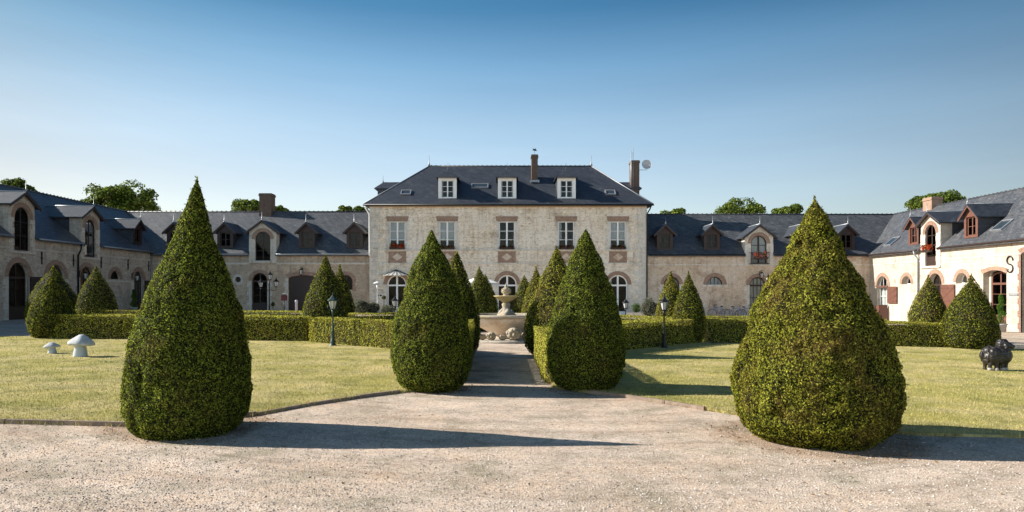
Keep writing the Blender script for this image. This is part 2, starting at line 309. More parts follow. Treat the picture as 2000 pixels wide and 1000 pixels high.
def skinmetal():
    m, n, b = newmat('dark_bronze'); c = objco(n)
    f = noise(n, c, 7, 5, .7)
    n.links.new(ramp(n, f, [(.3, (.010, .009, .009)), (.6, (.028, .022, .019)), (.8, (.09, .075, .065))]), b.inputs['Base Color'])
    b.inputs['Roughness'].default_value = .42; b.inputs['Specular IOR Level'].default_value = .5
    bump(n, b, noise(n, c, 16, 3), .6, .02); return m
M['bronze'] = skinmetal()

# ------------------------------------------------------------ helpers
def tag(o, label=None, cat=None, group=None, kind=None):
    if label: o['label'] = label
    if cat: o['category'] = cat
    if group: o['group'] = group
    if kind: o['kind'] = kind
    return o
def empty(name, loc=(0, 0, 0), rz=0.0):
    o = bpy.data.objects.new(name, None); COL.objects.link(o); o.location = loc; o.rotation_euler = (0, 0, rz)
    o.empty_display_size = .2; return o
def copy_tree(o, parent=None):
    c = o.copy(); COL.objects.link(c); c.parent = parent
    for ch in list(o.children): copy_tree(ch, c)
    return c
class MB:
    def __init__(s, mat=None): s.v = []; s.f = []; s.m = mat; s.mi = []; s.smooth = []
    def add(s, vs, fs, mi=0, smooth=False):
        k = len(s.v)
        for p in vs:
            p = Vector(p); s.v.append(s.m @ p if s.m else p)
        for f in fs: s.f.append([i + k for i in f]); s.mi.append(mi); s.smooth.append(smooth)
    def box(s, x0, x1, y0, y1, z0, z1, mi=0):
        s.add([(x0, y0, z0), (x1, y0, z0), (x1, y1, z0), (x0, y1, z0), (x0, y0, z1), (x1, y0, z1), (x1, y1, z1), (x0, y1, z1)],
              [(0, 3, 2, 1), (4, 5, 6, 7), (0, 1, 5, 4), (1, 2, 6, 5), (2, 3, 7, 6), (3, 0, 4, 7)], mi)
    def ring(s, A, B, y0, y1, mi=0):
        """solid ring in the xz plane between outlines A (outer) and B (inner)"""
        n = len(A)
        vs = [(x, y0, z) for x, z in A] + [(x, y0, z) for x, z in B] + [(x, y1, z) for x, z in A] + [(x, y1, z) for x, z in B]
        fs = []
        for i in range(n):
            j = (i + 1) % n
            fs += [(i, j, n + j, n + i), (n + i, n + j, 3 * n + j, 3 * n + i), (j, i, 2 * n + i, 2 * n + j), (2 * n + j, 2 * n + i, 3 * n + i, 3 * n + j)]
        s.add(vs, fs, mi)
    def openring(s, A, B, y0, y1, mi=0):
        n = len(A)
        vs = [(x, y0, z) for x, z in A] + [(x, y0, z) for x, z in B] + [(x, y1, z) for x, z in A] + [(x, y1, z) for x, z in B]
        fs = [(0, n, 3 * n, 2 * n), (n - 1, 3 * n - 1, 4 * n - 1, 2 * n - 1)]
        for i in range(n - 1):
            j = i + 1
            fs += [(i, j, n + j, n + i), (n + i, n + j, 3 * n + j, 3 * n + i), (j, i, 2 * n + i, 2 * n + j), (2 * n + j, 2 * n + i, 3 * n + i, 3 * n + j)]
        s.add(vs, fs, mi)
    def prism(s, P, y0, y1, mi=0):
        n = len(P)
        s.add([(x, y0, z) for x, z in P] + [(x, y1, z) for x, z in P],
              [tuple(range(n)), tuple(reversed(range(n, 2 * n)))] + [(i, n + i, n + (i + 1) % n, (i + 1) % n) for i in range(n)], mi)
    def poly(s, pts, mi=0): s.add(pts, [tuple(range(len(pts)))], mi)
    def slab(s, pts, th, mi=0):
        n = len(pts)
        s.add(list(pts) + [(p[0], p[1], p[2] - th) for p in pts],
              [tuple(range(n)), tuple(reversed(range(n, 2 * n)))] + [(i, n + i, n + (i + 1) % n, (i + 1) % n) for i in range(n)], mi)
    def tube(s, pts, r, seg=8, mi=0):
        pts = [Vector(p) for p in pts]; n = len(pts); rs = r if isinstance(r, (list, tuple)) else [r] * n
        vs = []; prev = None
        for i, p in enumerate(pts):
            t = (pts[min(i + 1, n - 1)] - pts[max(i - 1, 0)]).normalized()
            a = prev if prev is not None else (Vector((0, 0, 1)) if abs(t.z) < .9 else Vector((1, 0, 0)))
            u = t.cross(a).normalized() if prev is None else (prev - t * prev.dot(t)).normalized()
            prev = u; v = t.cross(u)
            for k in range(seg):
                an = 2 * math.pi * k / seg; vs.append(p + (u * math.cos(an) + v * math.sin(an)) * rs[i])
        fs = [(i * seg + k, i * seg + (k + 1) % seg, (i + 1) * seg + (k + 1) % seg, (i + 1) * seg + k) for i in range(n - 1) for k in range(seg)]
        fs += [tuple(reversed(range(seg))), tuple(range((n - 1) * seg, n * seg))]
        s.add(vs, fs, mi, True)
    def lathe(s, prof, c=(0, 0, 0), seg=24, mi=0, rot0=0, smooth=True):
        vs = []
        for r, z in prof:
            for k in range(seg):
                a = 2 * math.pi * k / seg + rot0; vs.append((c[0] + r * math.cos(a), c[1] + r * math.sin(a), c[2] + z))
        n = len(prof)
        fs = [(i * seg + k, i * seg + (k + 1) % seg, (i + 1) * seg + (k + 1) % seg, (i + 1) * seg + k) for i in range(n - 1) for k in range(seg)]
        fs += [tuple(reversed(range(seg))), tuple(range((n - 1) * seg, n * seg))]
        s.add(vs, fs, mi, smooth)
    def sphere(s, c, r, seg=16, rings=10, sc=(1, 1, 1), mi=0):
        vs = []; fs = []
        for i in range(rings + 1):
            a = math.pi * i / rings
            for k in range(seg):
                b = 2 * math.pi * k / seg
                vs.append((c[0] + r * sc[0] * math.sin(a) * math.cos(b), c[1] + r * sc[1] * math.sin(a) * math.sin(b), c[2] - r * sc[2] * math.cos(a)))
        for i in range(rings):
            for k in range(seg): fs.append((i * seg + k, i * seg + (k + 1) % seg, (i + 1) * seg + (k + 1) % seg, (i + 1) * seg + k))
        s.add(vs, fs, mi, True)
    def build(s, name, mat, parent=None, fix=True):
        me = bpy.data.meshes.new(name); me.from_pydata([tuple(v) for v in s.v], [], s.f)
        for m_ in (mat if isinstance(mat, (list, tuple)) else [mat]): me.materials.append(m_)
        me.polygons.foreach_set('material_index', s.mi); me.polygons.foreach_set('use_smooth', s.smooth)
        me.update()
        if fix:
            bm = bmesh.new(); bm.from_mesh(me); bmesh.ops.recalc_face_normals(bm, faces=bm.faces); bm.to_mesh(me); bm.free()
        o = bpy.data.objects.new(name, me); COL.objects.link(o); o.parent = parent; return o

def opening(c, z0, z1, w_, kind='rect', rise=.2, seg=14):
    h = w_ / 2
    if kind == 'rect': return [(c - h, z0), (c + h, z0), (c + h, z1), (c - h, z1)]
    if kind == 'round':
        sp = z1 - h; P = [] if sp - z0 < .01 else [(c - h, z0), (c + h, z0)]
        return P + [(c + h * math.cos(math.pi * i / seg), sp + h * math.sin(math.pi * i / seg)) for i in range(seg + 1)]
    if kind == 'oculus':
        zc = (z0 + z1) / 2; return [(c + h * math.cos(2 * math.pi * i / 20), zc + h * math.sin(2 * math.pi * i / 20)) for i in range(20)]
    if kind == 'seg':
        rr = (h * h + rise * rise) / (2 * rise); zc = z1 - rr; a = math.asin(h / rr)
        return [(c - h, z0), (c + h, z0)] + [(c + rr * math.sin(a - 2 * a * i / 8), zc + rr * math.cos(a - 2 * a * i / 8)) for i in range(9)]
def inpoly(p, P):
    x, y = p; r = False; j = len(P) - 1
    for i in range(len(P)):
        xi, yi = P[i]; xj, yj = P[j]
        if (yi > y) != (yj > y) and x < (xj - xi) * (y - yi) / (yj - yi) + xi: r = not r
        j = i
    return r
def cdt(outline, holes):
    vs = []; es = []
    for P in [outline] + holes:
        k = len(vs); vs += [Vector(p) for p in P]; es += [(k + i, k + (i + 1) % len(P)) for i in range(len(P))]
    V, E, Fc, *_ = delaunay_2d_cdt(vs, es, [], 0, 1e-6)
    out = []
    for f in Fc:
        c = sum((V[i] for i in f), Vector((0, 0))) / len(f)
        if inpoly(c, outline) and not any(inpoly(c, h) for h in holes): out.append(tuple(f))
    return [tuple(v) for v in V], out
def wall_face(mb, outline, holes, y=0, depth=.28):
    V, Fc = cdt(outline, holes)
    mb.add([(x, y, z) for x, z in V], Fc)
    for P in holes:
        n = len(P); mb.add([(x, y, z) for x, z in P] + [(x, y + depth, z) for x, z in P], [(i, (i + 1) % n, n + (i + 1) % n, n + i) for i in range(n)])

# ------------------------------------------------------------ window / door builders (local wall coordinates, outward is -y)
def glazed(parent, name, c, z0, z1, w_, kind, mat, cols=2, rows=3, yy=.16, fr=.07, bar=.03, curtain=None, transom=None, rise=.2, curt_z=None, panel=None, level=1, Mx=None, colbar=None, cmat=None):
    """frame mesh (part) with a pane mesh (its child), bars, optional solid lower panel and curtain"""
    mb = MB(Mx); A = opening(c, z0, z1, w_, kind, rise); B = opening(c, z0 + fr, z1 - fr, w_ - 2 * fr, kind, rise * .85)
    if len(A) != len(B): B = [(c + (x - c) * .84, z0 + fr + (z - z0) * (1 - 1.5 * fr / max(.3, z1 - z0))) for x, z in A]
    mb.ring(A, B, yy, yy + .07)
    if colbar is None: colbar = .09
    h = w_ / 2 - fr * .8
    def zlim(x):
        if kind == 'round': return z1 - w_ / 2 + math.sqrt(max(0, (w_ / 2 - fr * .8) ** 2 - (x - c) ** 2))
        return z1 - fr * .8
    for i in range(1, cols):
        x = c - h + 2 * h * i / cols; b = colbar / 2 if i * 2 == cols else bar / 2
        mb.box(x - b, x + b, yy + .01, yy + .06, z0 + fr * .5, zlim(x))
    zt = transom if transom else (z1 - fr)
    zb = z0 + fr
    if panel: zb = panel
    for i in range(1, rows):
        z = zb + (zt - zb) * i / rows; mb.box(c - h, c + h, yy + .015, yy + .055, z - bar / 2, z + bar / 2)
    if transom: mb.box(c - h, c + h, yy - .01, yy + .062, transom - .06, transom + .06)
    if panel: mb.box(c - h, c + h, yy + .005, yy + .058, z0 + fr * .5, panel)
    f = mb.build(name, mat, parent)
    pb = MB(Mx); pb.poly([(x, yy + .03, z) for x, z in opening(c, z0 + .02, z1 - .02, w_ - .04, kind, rise)])
    pb.build('pane', M['glass'] if (mat is M['white'] or curtain) else M['dark_glass'], f if level == 1 else parent)
    if curtain:
        cb = MB(Mx)
        c0, c1 = curt_z if curt_z else (z0, z1)
        nW = 14
        for x0, x1 in curtain:
            xs = [c - w_ / 2 + w_ * (x0 + (x1 - x0) * i / nW) for i in range(nW + 1)]
            vs = [(x, yy + .13 + .025 * (i % 2), c0) for i, x in enumerate(xs)] + [(x, yy + .13 + .025 * (i % 2), min(c1, zlim(x) if kind == 'round' else c1)) for i, x in enumerate(xs)]
            cb.add(vs, [(i, i + 1, nW + 2 + i, nW + 1 + i) for i in range(nW)])
        cb.build('curtain', cmat or M['curtain'], f if level == 1 else parent, fix=False)
    return f
def surround(parent, c, z0, z1, w_, kind, t, mat, proud=.025, rise=.2, name='arch_surround', dep=.06):
    mb = MB()
    if kind == 'round':
        sp = z1 - w_ / 2
        A = [(c + (w_ / 2 + t) * math.cos(math.pi * i / 20), sp + (w_ / 2 + t) * math.sin(math.pi * i / 20)) for i in range(21)]
        B = [(c + (w_ / 2) * math.cos(math.pi * i / 20), sp + (w_ / 2) * math.sin(math.pi * i / 20)) for i in range(21)]
        mb.openring(A, B, -proud, dep)
    elif kind == 'seg':
        A = opening(c, z0, z1 + t, w_ + 2 * t, 'seg', rise)[2:]; B = opening(c, z0, z1, w_, 'seg', rise)[2:]
        mb.openring(A, B, -proud, dep)
    elif kind == 'oculus':
        mb.ring(opening(c, z0 - t, z1 + t, w_ + 2 * t, 'oculus'), opening(c, z0, z1, w_, 'oculus'), -proud, dep)
    return mb.build(name, mat, parent)
def jambs(parent, c, z0, z1, w_, t, mat, proud=.022, name='jamb'):
    for s_ in (-1, 1):
        mb = MB(); z = z0; k = 0
        while z < z1 - .02:
            zz = min(z + .34, z1); tt = t * (1.0 if k % 2 == 0 else .62)
            x0, x1 = sorted((c + s_ * w_ / 2, c + s_ * (w_ / 2 + tt))); mb.box(x0, x1, -proud, .05, z, zz - .012); z = zz; k += 1
        mb.build(name, mat, parent)
def plank_door(parent, c, z0, z1, w_, kind, mat, yy=.14, name='door', rise=.2):
    mb = MB(); mb.prism(opening(c, z0, z1, w_, kind, rise), yy, yy + .06)
    n_ = max(3, int(w_ / .16))
    for i in range(1, n_):
        x = c - w_ / 2 + w_ * i / n_
        mb.box(x - .008, x + .008, yy - .006, yy + .001, z0, z1 - (w_ / 2 if kind == 'round' else rise + .05))
    for z in (z0 + .35, z0 + 1.7):
        if z < z1 - .4: mb.box(c - w_ / 2 + .04, c + w_ / 2 - .04, yy - .03, yy - .007, z, z + .12)
    o = mb.build(name, mat, parent)
    h = MB(); h.tube([(c + w_ * .32, yy - .05, z0 + 1.0), (c + w_ * .32, yy - .05, z0 + 1.14)], .015); h.build('handle', M['iron'], o)
    return o
def leaf_open(parent, x0, x1, z0, z1, mat, name='door_leaf', y=-.10):
    """an opened leaf lying back against the wall"""
    mb = MB(); mb.box(x0, x1, y, y + .05, z0, z1)
    for z in (z0 + .12, z1 - .24, (z0 + z1) / 2 - .06): mb.box(x0 + .04, x1 - .04, y - .026, y - .001, z, z + .12)
    L_ = ((x1 - x0) ** 2 + (z1 - z0) ** 2 / 4) ** .5
    mb.add([(x0 + .08, y - .022, z0 + .26), (x0 + .2, y - .022, z0 + .26), (x1 - .08, y - .022, (z0 + z1) / 2 - .08), (x1 - .2, y - .022, (z0 + z1) / 2 - .08)], [(0, 1, 2, 3)])
    mb.add([(x0 + .08, y - .022, (z0 + z1) / 2 + .08), (x0 + .2, y - .022, (z0 + z1) / 2 + .08), (x1 - .08, y - .022, z1 - .26), (x1 - .2, y - .022, z1 - .26)], [(0, 1, 2, 3)])
    return mb.build(name, mat, parent)

def dormer(parent, u, w_, z0, z1, z2, yf, eave, tan, wallmat, roofmat, cheekmat, op, ov=.22, hip=0, drop=.12, stone_=False, trim=None, Mx=None, winmat=None, wargs=None, back=None, finial=True, legs=None):
    """part 'dormer' (front wall) with roof, cheek, window as sub-parts. op=(z0,z1,w,kind)"""
    mb = MB(Mx); h = w_ / 2
    if hip: out = [(u - h, z0), (u + h, z0), (u + h, z1), (u - h, z1)]
    else: out = [(u - h, z0), (u + h, z0), (u + h, z1), (u, z2 - .05), (u - h, z1)]
    P = opening(u, op[0], op[1], op[2], op[3], *( [op[4]] if len(op) > 4 else []))
    V, Fc = cdt(out, [P]); mb.add([(x, yf, z) for x, z in V], Fc)
    n = len(P); mb.add([(x, yf, z) for x, z in P] + [(x, yf + .2, z) for x, z in P], [(i, (i + 1) % n, n + (i + 1) % n, n + i) for i in range(n)])
    if stone_:   # thick side walls of masonry
        for s_ in (-1, 1):
            x0, x1 = sorted((u + s_ * h, u + s_ * (h - .22))); mb.box(x0, x1, yf + .001, yf + .75, z0, z1 - .02)
    body = mb.build('dormer', wallmat, parent)
    yb = lambda z: (z - eave) / tan + .05 if back is None else back
    for s_ in (-1, 1):
        x = u + s_ * (h - .004); y0 = yf + (.74 if stone_ else .012)
        if yb(z1) > y0 + .05:
            ck = MB(Mx); zz = eave + y0 * tan - .15
            ck.add([(x, y0, min(zz, z1)), (x, y0, z1 - .01), (x, yb(z1), z1 - .01), (x, yb(z1) + .01, z1 - .1)], [(0, 1, 2, 3)])
            ck.build('cheek', cheekmat, body)
    rf = MB(Mx); zo = z1 - drop; xo = h + ov * (1.0 if not hip else .6); yr0 = yf - ov
    for s_ in (-1, 1):
        p = [(u, yr0 + hip, z2), (u, yb(z2), z2), (u + s_ * xo, yb(zo), zo), (u + s_ * xo, yr0, zo)]
        if s_ < 0: p = p[::-1]
        rf.slab(p, .07)
    if hip: rf.slab([(u - xo, yr0, zo), (u + xo, yr0, zo), (u, yr0 + hip, z2)], .07)
    roof = rf.build('roof', roofmat, body)
    tr = MB(Mx)
    tr.tube([(u, yr0 + hip, z2 + .015), (u, yb(z2), z2 + .015)], .035, 6)
    if finial: tr.tube([(u, yr0 + hip + .05, z2), (u, yr0 + hip + .05, z2 + .18), (u, yr0 + hip + .05, z2 + .2), (u, yr0 + hip + .05, z2 + .6)], [.05, .03, .015, .008], 6)
    tr.build('ridge_capping', M['zinc'] if not hip else M['slate'], body)
    if trim:
        t = MB(Mx)
        if not hip:
            for s_ in (-1, 1):   # verge boards
                t.prism([(u, z2 - .07), (u + s_ * xo, zo - .07), (u + s_ * xo, zo - .20), (u, z2 - .20)], yr0 + .02, yr0 + .06)
        t.build('verge_board', trim, body)
    a = dict(cols=2, rows=2); a.update(wargs or {})
    wn = glazed(body, 'window', u, op[0] + .0, op[1] - .0, op[2], op[3], winmat or M['brown'], yy=yf + .1, level=2, Mx=Mx, **a)
    return body

def ridge_tiles(parent, pts, name='ridge_tiles', mat=None):
    mb = MB()
    for a, b in zip(pts[:-1], pts[1:]):
        a = Vector(a); b = Vector(b); L = (b - a).length; n_ = max(2, int(L / .38)); dd = (b - a) / n_; ang = math.atan2(dd.y, dd.x)
        mb.tube([a, b], .07, 6)
        for i in range(n_):
            p = a + dd * (i + .5); mb.tube([p + Vector((0, 0, .02)), p + Vector((0, 0, .10))], [.07, .05], 5)
    return mb.build(name, mat or M['slate_hang'], parent)

def front_roof(parent, x0, x1, eave, ridge, depth, notches, ov=.28, name='roof', skewL=None):
    """gable roof; front slope with notches (x0,x1,y) cut for masonry dormers"""
    tan = (ridge - eave) / (depth / 2); yr = depth / 2
    out = [(x0, -ov)]
    for a, b, yy in sorted(notches): out += [(a, -ov), (a, yy), (b, yy), (b, -ov)]
    out += [(x1, -ov), (x1, yr), (x0, yr)]
    V, Fc = cdt(out, [])
    mb = MB(); z = lambda y: eave + y * tan
    mb.add([(x, y, z(y)) for x, y in V], Fc); mb.add([(x, y, z(y) - .11) for x, y in V], [tuple(reversed(f)) for f in Fc])
    n = len(out); mb.add([(x, y, z(y)) for x, y in out] + [(x, y, z(y) - .11) for x, y in out], [(i, n + i, n + (i + 1) % n, (i + 1) % n) for i in range(n)])
    mb.add([(x0, yr, ridge), (x1, yr, ridge), (x1, depth + ov, z(-ov)), (x0, depth + ov, z(-ov))], [(0, 1, 2, 3)])
    r = mb.build(name, M['slate_pale'], parent)
    return r, tan
def shell(mb, x0, x1, depth, eave, ridge, zb=-1.2):
    for x in (x0, x1):
        mb.poly([(x, 0, zb), (x, depth, zb), (x, depth, eave - .1), (x, depth / 2, ridge - .12), (x, 0, eave - .1)])
    mb.poly([(x0, depth, zb), (x1, depth, zb), (x1, depth, eave - .1), (x0, depth, eave - .1)])
def gutter(parent, segs, eave, ov=.28, mat='zinc', drop=.12):
    mb = MB()
    for a, b in segs:
        mb.tube([(a, -ov - .03, eave - drop - .1), (b, -ov - .03, eave - drop - .1)], .055, 8)
    return mb.build('gutter', M[mat], parent)
def anchor_bar(parent, u, z, h=.75):
    mb = MB(); mb.box(u - .035, u + .035, -.06, -.02, z - h / 2, z + h / 2); mb.box(u - .09, u + .09, -.055, -.024, z - .03, z + .03)
    mb.box(u - .03, u + .03, -.024, .05, z - .025, z + .025)
    return mb.build('wall_anchor', M['iron'], parent)
def anchor_S(parent, u, z, h=1.1):
    mb = MB(); r = h / 4; P = []
    for i in range(13):
        a = R(-10 + 260 * i / 12); P.append((u + r * math.cos(a), -.05, z + r + r * math.sin(a)))
    for i in range(13):
        a = R(90 - 260 * i / 12 + 0); P.append((u + r * math.cos(a), -.05, z - r + r * math.sin(a)))
    P = P[:13] + P[14:]
    mb.tube(P, [.02] + [.032] * (len(P) - 2) + [.02], 6); mb.box(u - .03, u + .03, -.05, .05, z - .03, z + .03)
    return mb.build('wall_anchor', M['iron'], parent)
def skylight(parent, u, y, eave, tan, w_=.7, l_=.8, lift=.06):
    mb = MB(); th = math.atan(tan)
    def P(du, dl, h): 
        return (u + du, y + dl * math.cos(th) - h * math.sin(th), eave + y * tan + dl * math.sin(th) + h * math.cos(th))
    a, b = w_ / 2, l_
    for (u0, u1, l0, l1) in ((-a, a, 0, .07), (-a, a, b - .07, b), (-a, -a + .07, .07, b - .07), (a - .07, a, .07, b - .07)):
        mb.add([P(u0, l0, -.05), P(u1, l0, -.05), P(u1, l1, -.05), P(u0, l1, -.05), P(u0, l0, lift + .05), P(u1, l0, lift + .05), P(u1, l1, lift + .05), P(u0, l1, lift + .05)],
               [(0, 3, 2, 1), (4, 5, 6, 7), (0, 1, 5, 4), (1, 2, 6, 5), (2, 3, 7, 6), (3, 0, 4, 7)])
    o = mb.build('skylight', M['lead'], parent)
    g = MB(); g.add([P(-a + .07, .07, lift), P(a - .07, .07, lift), P(a - .07, b - .07, lift), P(-a + .07, b - .07, lift)], [(0, 1, 2, 3)])
    g.build('pane', GL_DARK, o); return o
GL_DARK, _n, _b = newmat('roof_glass'); _b.inputs['Base Color'].default_value = (.03, .045, .06, 1); _b.inputs['Roughness'].default_value = .06; _b.inputs['Specular IOR Level'].default_value = 1.0
def chimney(parent, x0, x1, y0, y1, z0, z1, mat, name='chimney', pot=True):
    mb = MB(); mb.box(x0, x1, y0, y1, z0, z1 - .22); mb.box(x0 - .05, x1 + .05, y0 - .05, y1 + .05, z1 - .22, z1 - .1); mb.box(x0 - .02, x1 + .02, y0 - .02, y1 + .02, z1 - .1, z1)
    o = mb.build(name, mat, parent)
    return o

# ------------------------------------------------------------ ground
gm = MB(); xs = [-600, -120, -60] + [x for x in range(-30, 40, 2)] + [60, 120, 600]; ys = [-60, -5, 0, 4, 8, 12, 20, 30, 60, 120, 300, 1500]
gm.add([(x, y, gz(x)) for y in ys for x in xs], [(j * len(xs) + i, j * len(xs) + i + 1, (j + 1) * len(xs) + i + 1, (j + 1) * len(xs) + i) for j in range(len(ys) - 1) for i in range(len(xs) - 1)], 0, True)
tag(gm.build('gravel_ground', M['gravel'], None), kind='structure')

LAWN_L = [(-24, 8.9), (-9, 8.75), (-6.2, 8.62), (-4.6, 8.5), (-4.0, 8.8), (-3.35, 9.35), (-2.9, 10.15), (-2.3, 10.95), (-1.75, 11.55), (-1.2, 12.0), (-.9, 12.7), (-.87, 18.6), (-1.3, 18.9), (-6.7, 23.75), (-16.8, 24.1), (-24, 24.1)]
LAWN_R = [(.87, 18.6), (.87, 12.4), (1.3, 11.9), (1.9, 11.45), (2.5, 10.75), (3.1, 10.0), (3.7, 9.3), (4.4, 8.75), (5.2, 8.5), (6.4, 8.45), (24, 8.6), (24, 23.6), (17, 23.9), (6.6, 23.9), (1.3, 18.9)]
def lawn(P, name):
    # dense strip mesh following the cross slope
    xs_ = sorted(set([round(min(p[0] for p in P) + i * 1.0, 3) for i in range(int(max(p[0] for p in P) - min(p[0] for p in P)) + 1)]))
    V, Fc = cdt(P, []); mb = MB()
    mb.add([(x, y, gz(x) + .035) for x, y in V], Fc)
    n = len(P); mb.add([(x, y, gz(x) + .035) for x, y in P] + [(x, y, gz(x) - .05) for x, y in P], [(i, (i + 1) % n, n + (i + 1) % n, n + i) for i in range(n)])
    bm = bmesh.new(); tmp = bpy.data.meshes.new('t'); tmp.from_pydata([tuple(v) for v in mb.v], [], mb.f); bm.from_mesh(tmp)
    for k in range(-23, 24):
        bmesh.ops.bisect_plane(bm, geom=bm.verts[:] + bm.edges[:] + bm.faces[:], plane_co=(k, 0, 0), plane_no=(1, 0, 0))
    for v in bm.verts:
        v.co.z = gz(v.co.x) + (.035 if v.co.z > gz(v.co.x) - .02 else -.05)
    bmesh.ops.recalc_face_normals(bm, faces=bm.faces)
    me = bpy.data.meshes.new(name); bm.to_mesh(me); bm.free(); me.materials.append(M['lawn'])
    o = bpy.data.objects.new(name, me); COL.objects.link(o); tag(o, kind='structure'); return o
lawn(LAWN_L, 'lawn'); lawn(LAWN_R, 'lawn')
def edging(P, name, label, h=.05, t=.025):
    mb = MB()
    for (a, b) in zip(P[:-1], P[1:]):
        a2 = Vector(a); b2 = Vector(b); n_ = Vector((-(b2 - a2).y, (b2 - a2).x)).normalized() * t
        k = max(1, int((b2 - a2).length / 1.0))
        for i in range(k):
            p = a2 + (b2 - a2) * i / k; q = a2 + (b2 - a2) * (i + .985) / k; hj = h + random.uniform(-.014, .012)
            c = [(p.x - n_.x, p.y - n_.y), (q.x - n_.x, q.y - n_.y), (q.x + n_.x, q.y + n_.y), (p.x + n_.x, p.y + n_.y)]
            mb.add([(x, y, gz(x) - .05) for x, y in c] + [(x, y, gz(x) + hj) for x, y in c], [(0, 3, 2, 1), (4, 5, 6, 7), (0, 1, 5, 4), (1, 2, 6, 5), (2, 3, 7, 6), (3, 0, 4, 7)])
    return tag(mb.build(name, M['edging'], None), label, 'edging')
edging(LAWN_L[0:4], 'lawn_edging', 'low weathered edging strip along the straight front of the left lawn')
edging(LAWN_L[4:9], 'lawn_edging', 'curved dark edging strip between gravel and left lawn, beside the dark foreground cone')
edging([(1.45, 11.75), (1.9, 11.38), (2.5, 10.7), (2.95, 10.15)], 'lawn_edging', 'short worn edging along the curved corner of the right lawn', h=.05)

# ------------------------------------------------------------ numpy foliage
def vnoise(P, seed=0):
    P = np.asarray(P, float); i = np.floor(P).astype(np.int64); f = P - i; f = f * f * (3 - 2 * f)
    def h(a, b, c):
        n = (a * 374761393 + b * 668265263 + c * 2147483647 + seed * 1274126177) & 0xffffffff
        n = ((n ^ (n >> 13)) * 1274126177) & 0xffffffff
        return ((n ^ (n >> 16)) & 0xffff) / 65535.0
    r = 0
    for dx in (0, 1):
        for dy in (0, 1):
            for dz in (0, 1):
                wgt = (f[:, 0] if dx else 1 - f[:, 0]) * (f[:, 1] if dy else 1 - f[:, 1]) * (f[:, 2] if dz else 1 - f[:, 2])
                r = r + wgt * h(i[:, 0] + dx, i[:, 1] + dy, i[:, 2] + dz)
    return r * 2 - 1
def unit(a): return a / np.maximum(1e-9, np.linalg.norm(a, axis=1, keepdims=True))
def leaf_quads(P, Nn, L, W, out=.55, spread=.9, up=.25):
    n = len(P); t = unit(rng.normal(size=(n, 3))); t = unit(t - (t * Nn).sum(1, keepdims=True) * Nn)
    dvec = unit(t * spread + Nn * out * rng.uniform(.3, 1.4, (n, 1)) + np.array([0, 0, up]))
    side = unit(np.cross(dvec, unit(Nn + .6 * rng.normal(size=(n, 3)))))
    Ls = L * rng.uniform(.6, 1.35, (n, 1)); Ws = W * rng.uniform(.7, 1.3, (n, 1)) * .5
    a = P - dvec * Ls * .35; b = P + side * Ws + dvec * Ls * .1; c = P + dvec * Ls * .65; d_ = P - side * Ws + dvec * Ls * .1
    V = np.stack([a, b, c, d_], 1).reshape(-1, 3)
    return V
def mesh_np(name, groups, mats, parent=None, loc=(0, 0, 0)):
    """groups: list of (verts Nx3, k verts per face or face array, material index, smooth)"""
    Vs = []; loops = []; tot = []; mi = []; sm = []; off = 0
    for V, k, m_, s_ in groups:
        V = np.asarray(V, np.float32)
        if isinstance(k, int):
            nf = len(V) // k; idx = np.arange(len(V)); loops.append(idx + off); tot.append(np.full(nf, k))
        else:
            k = np.asarray(k); nf = len(k); loops.append(k.reshape(-1) + off); tot.append(np.full(nf, k.shape[1]))
        mi.append(np.full(nf, m_)); sm.append(np.full(nf, s_)); Vs.append(V); off += len(V)
    V = np.concatenate(Vs); L = np.concatenate(loops).astype(np.int32); T = np.concatenate(tot).astype(np.int32)
    me = bpy.data.meshes.new(name); me.vertices.add(len(V)); me.vertices.foreach_set('co', V.reshape(-1))
    me.loops.add(len(L)); me.loops.foreach_set('vertex_index', L); me.polygons.add(len(T))
    me.polygons.foreach_set('loop_start', np.concatenate([[0], np.cumsum(T)[:-1]]).astype(np.int32)); me.polygons.foreach_set('loop_total', T)
    for m_ in mats: me.materials.append(m_)
    me.polygons.foreach_set('material_index', np.concatenate(mi).astype(np.int32)); me.polygons.foreach_set('use_smooth', np.concatenate(sm).astype(bool))
    me.update(calc_edges=True); me.validate()
    o = bpy.data.objects.new(name, me); COL.objects.link(o); o.parent = parent; o.location = loc; return o

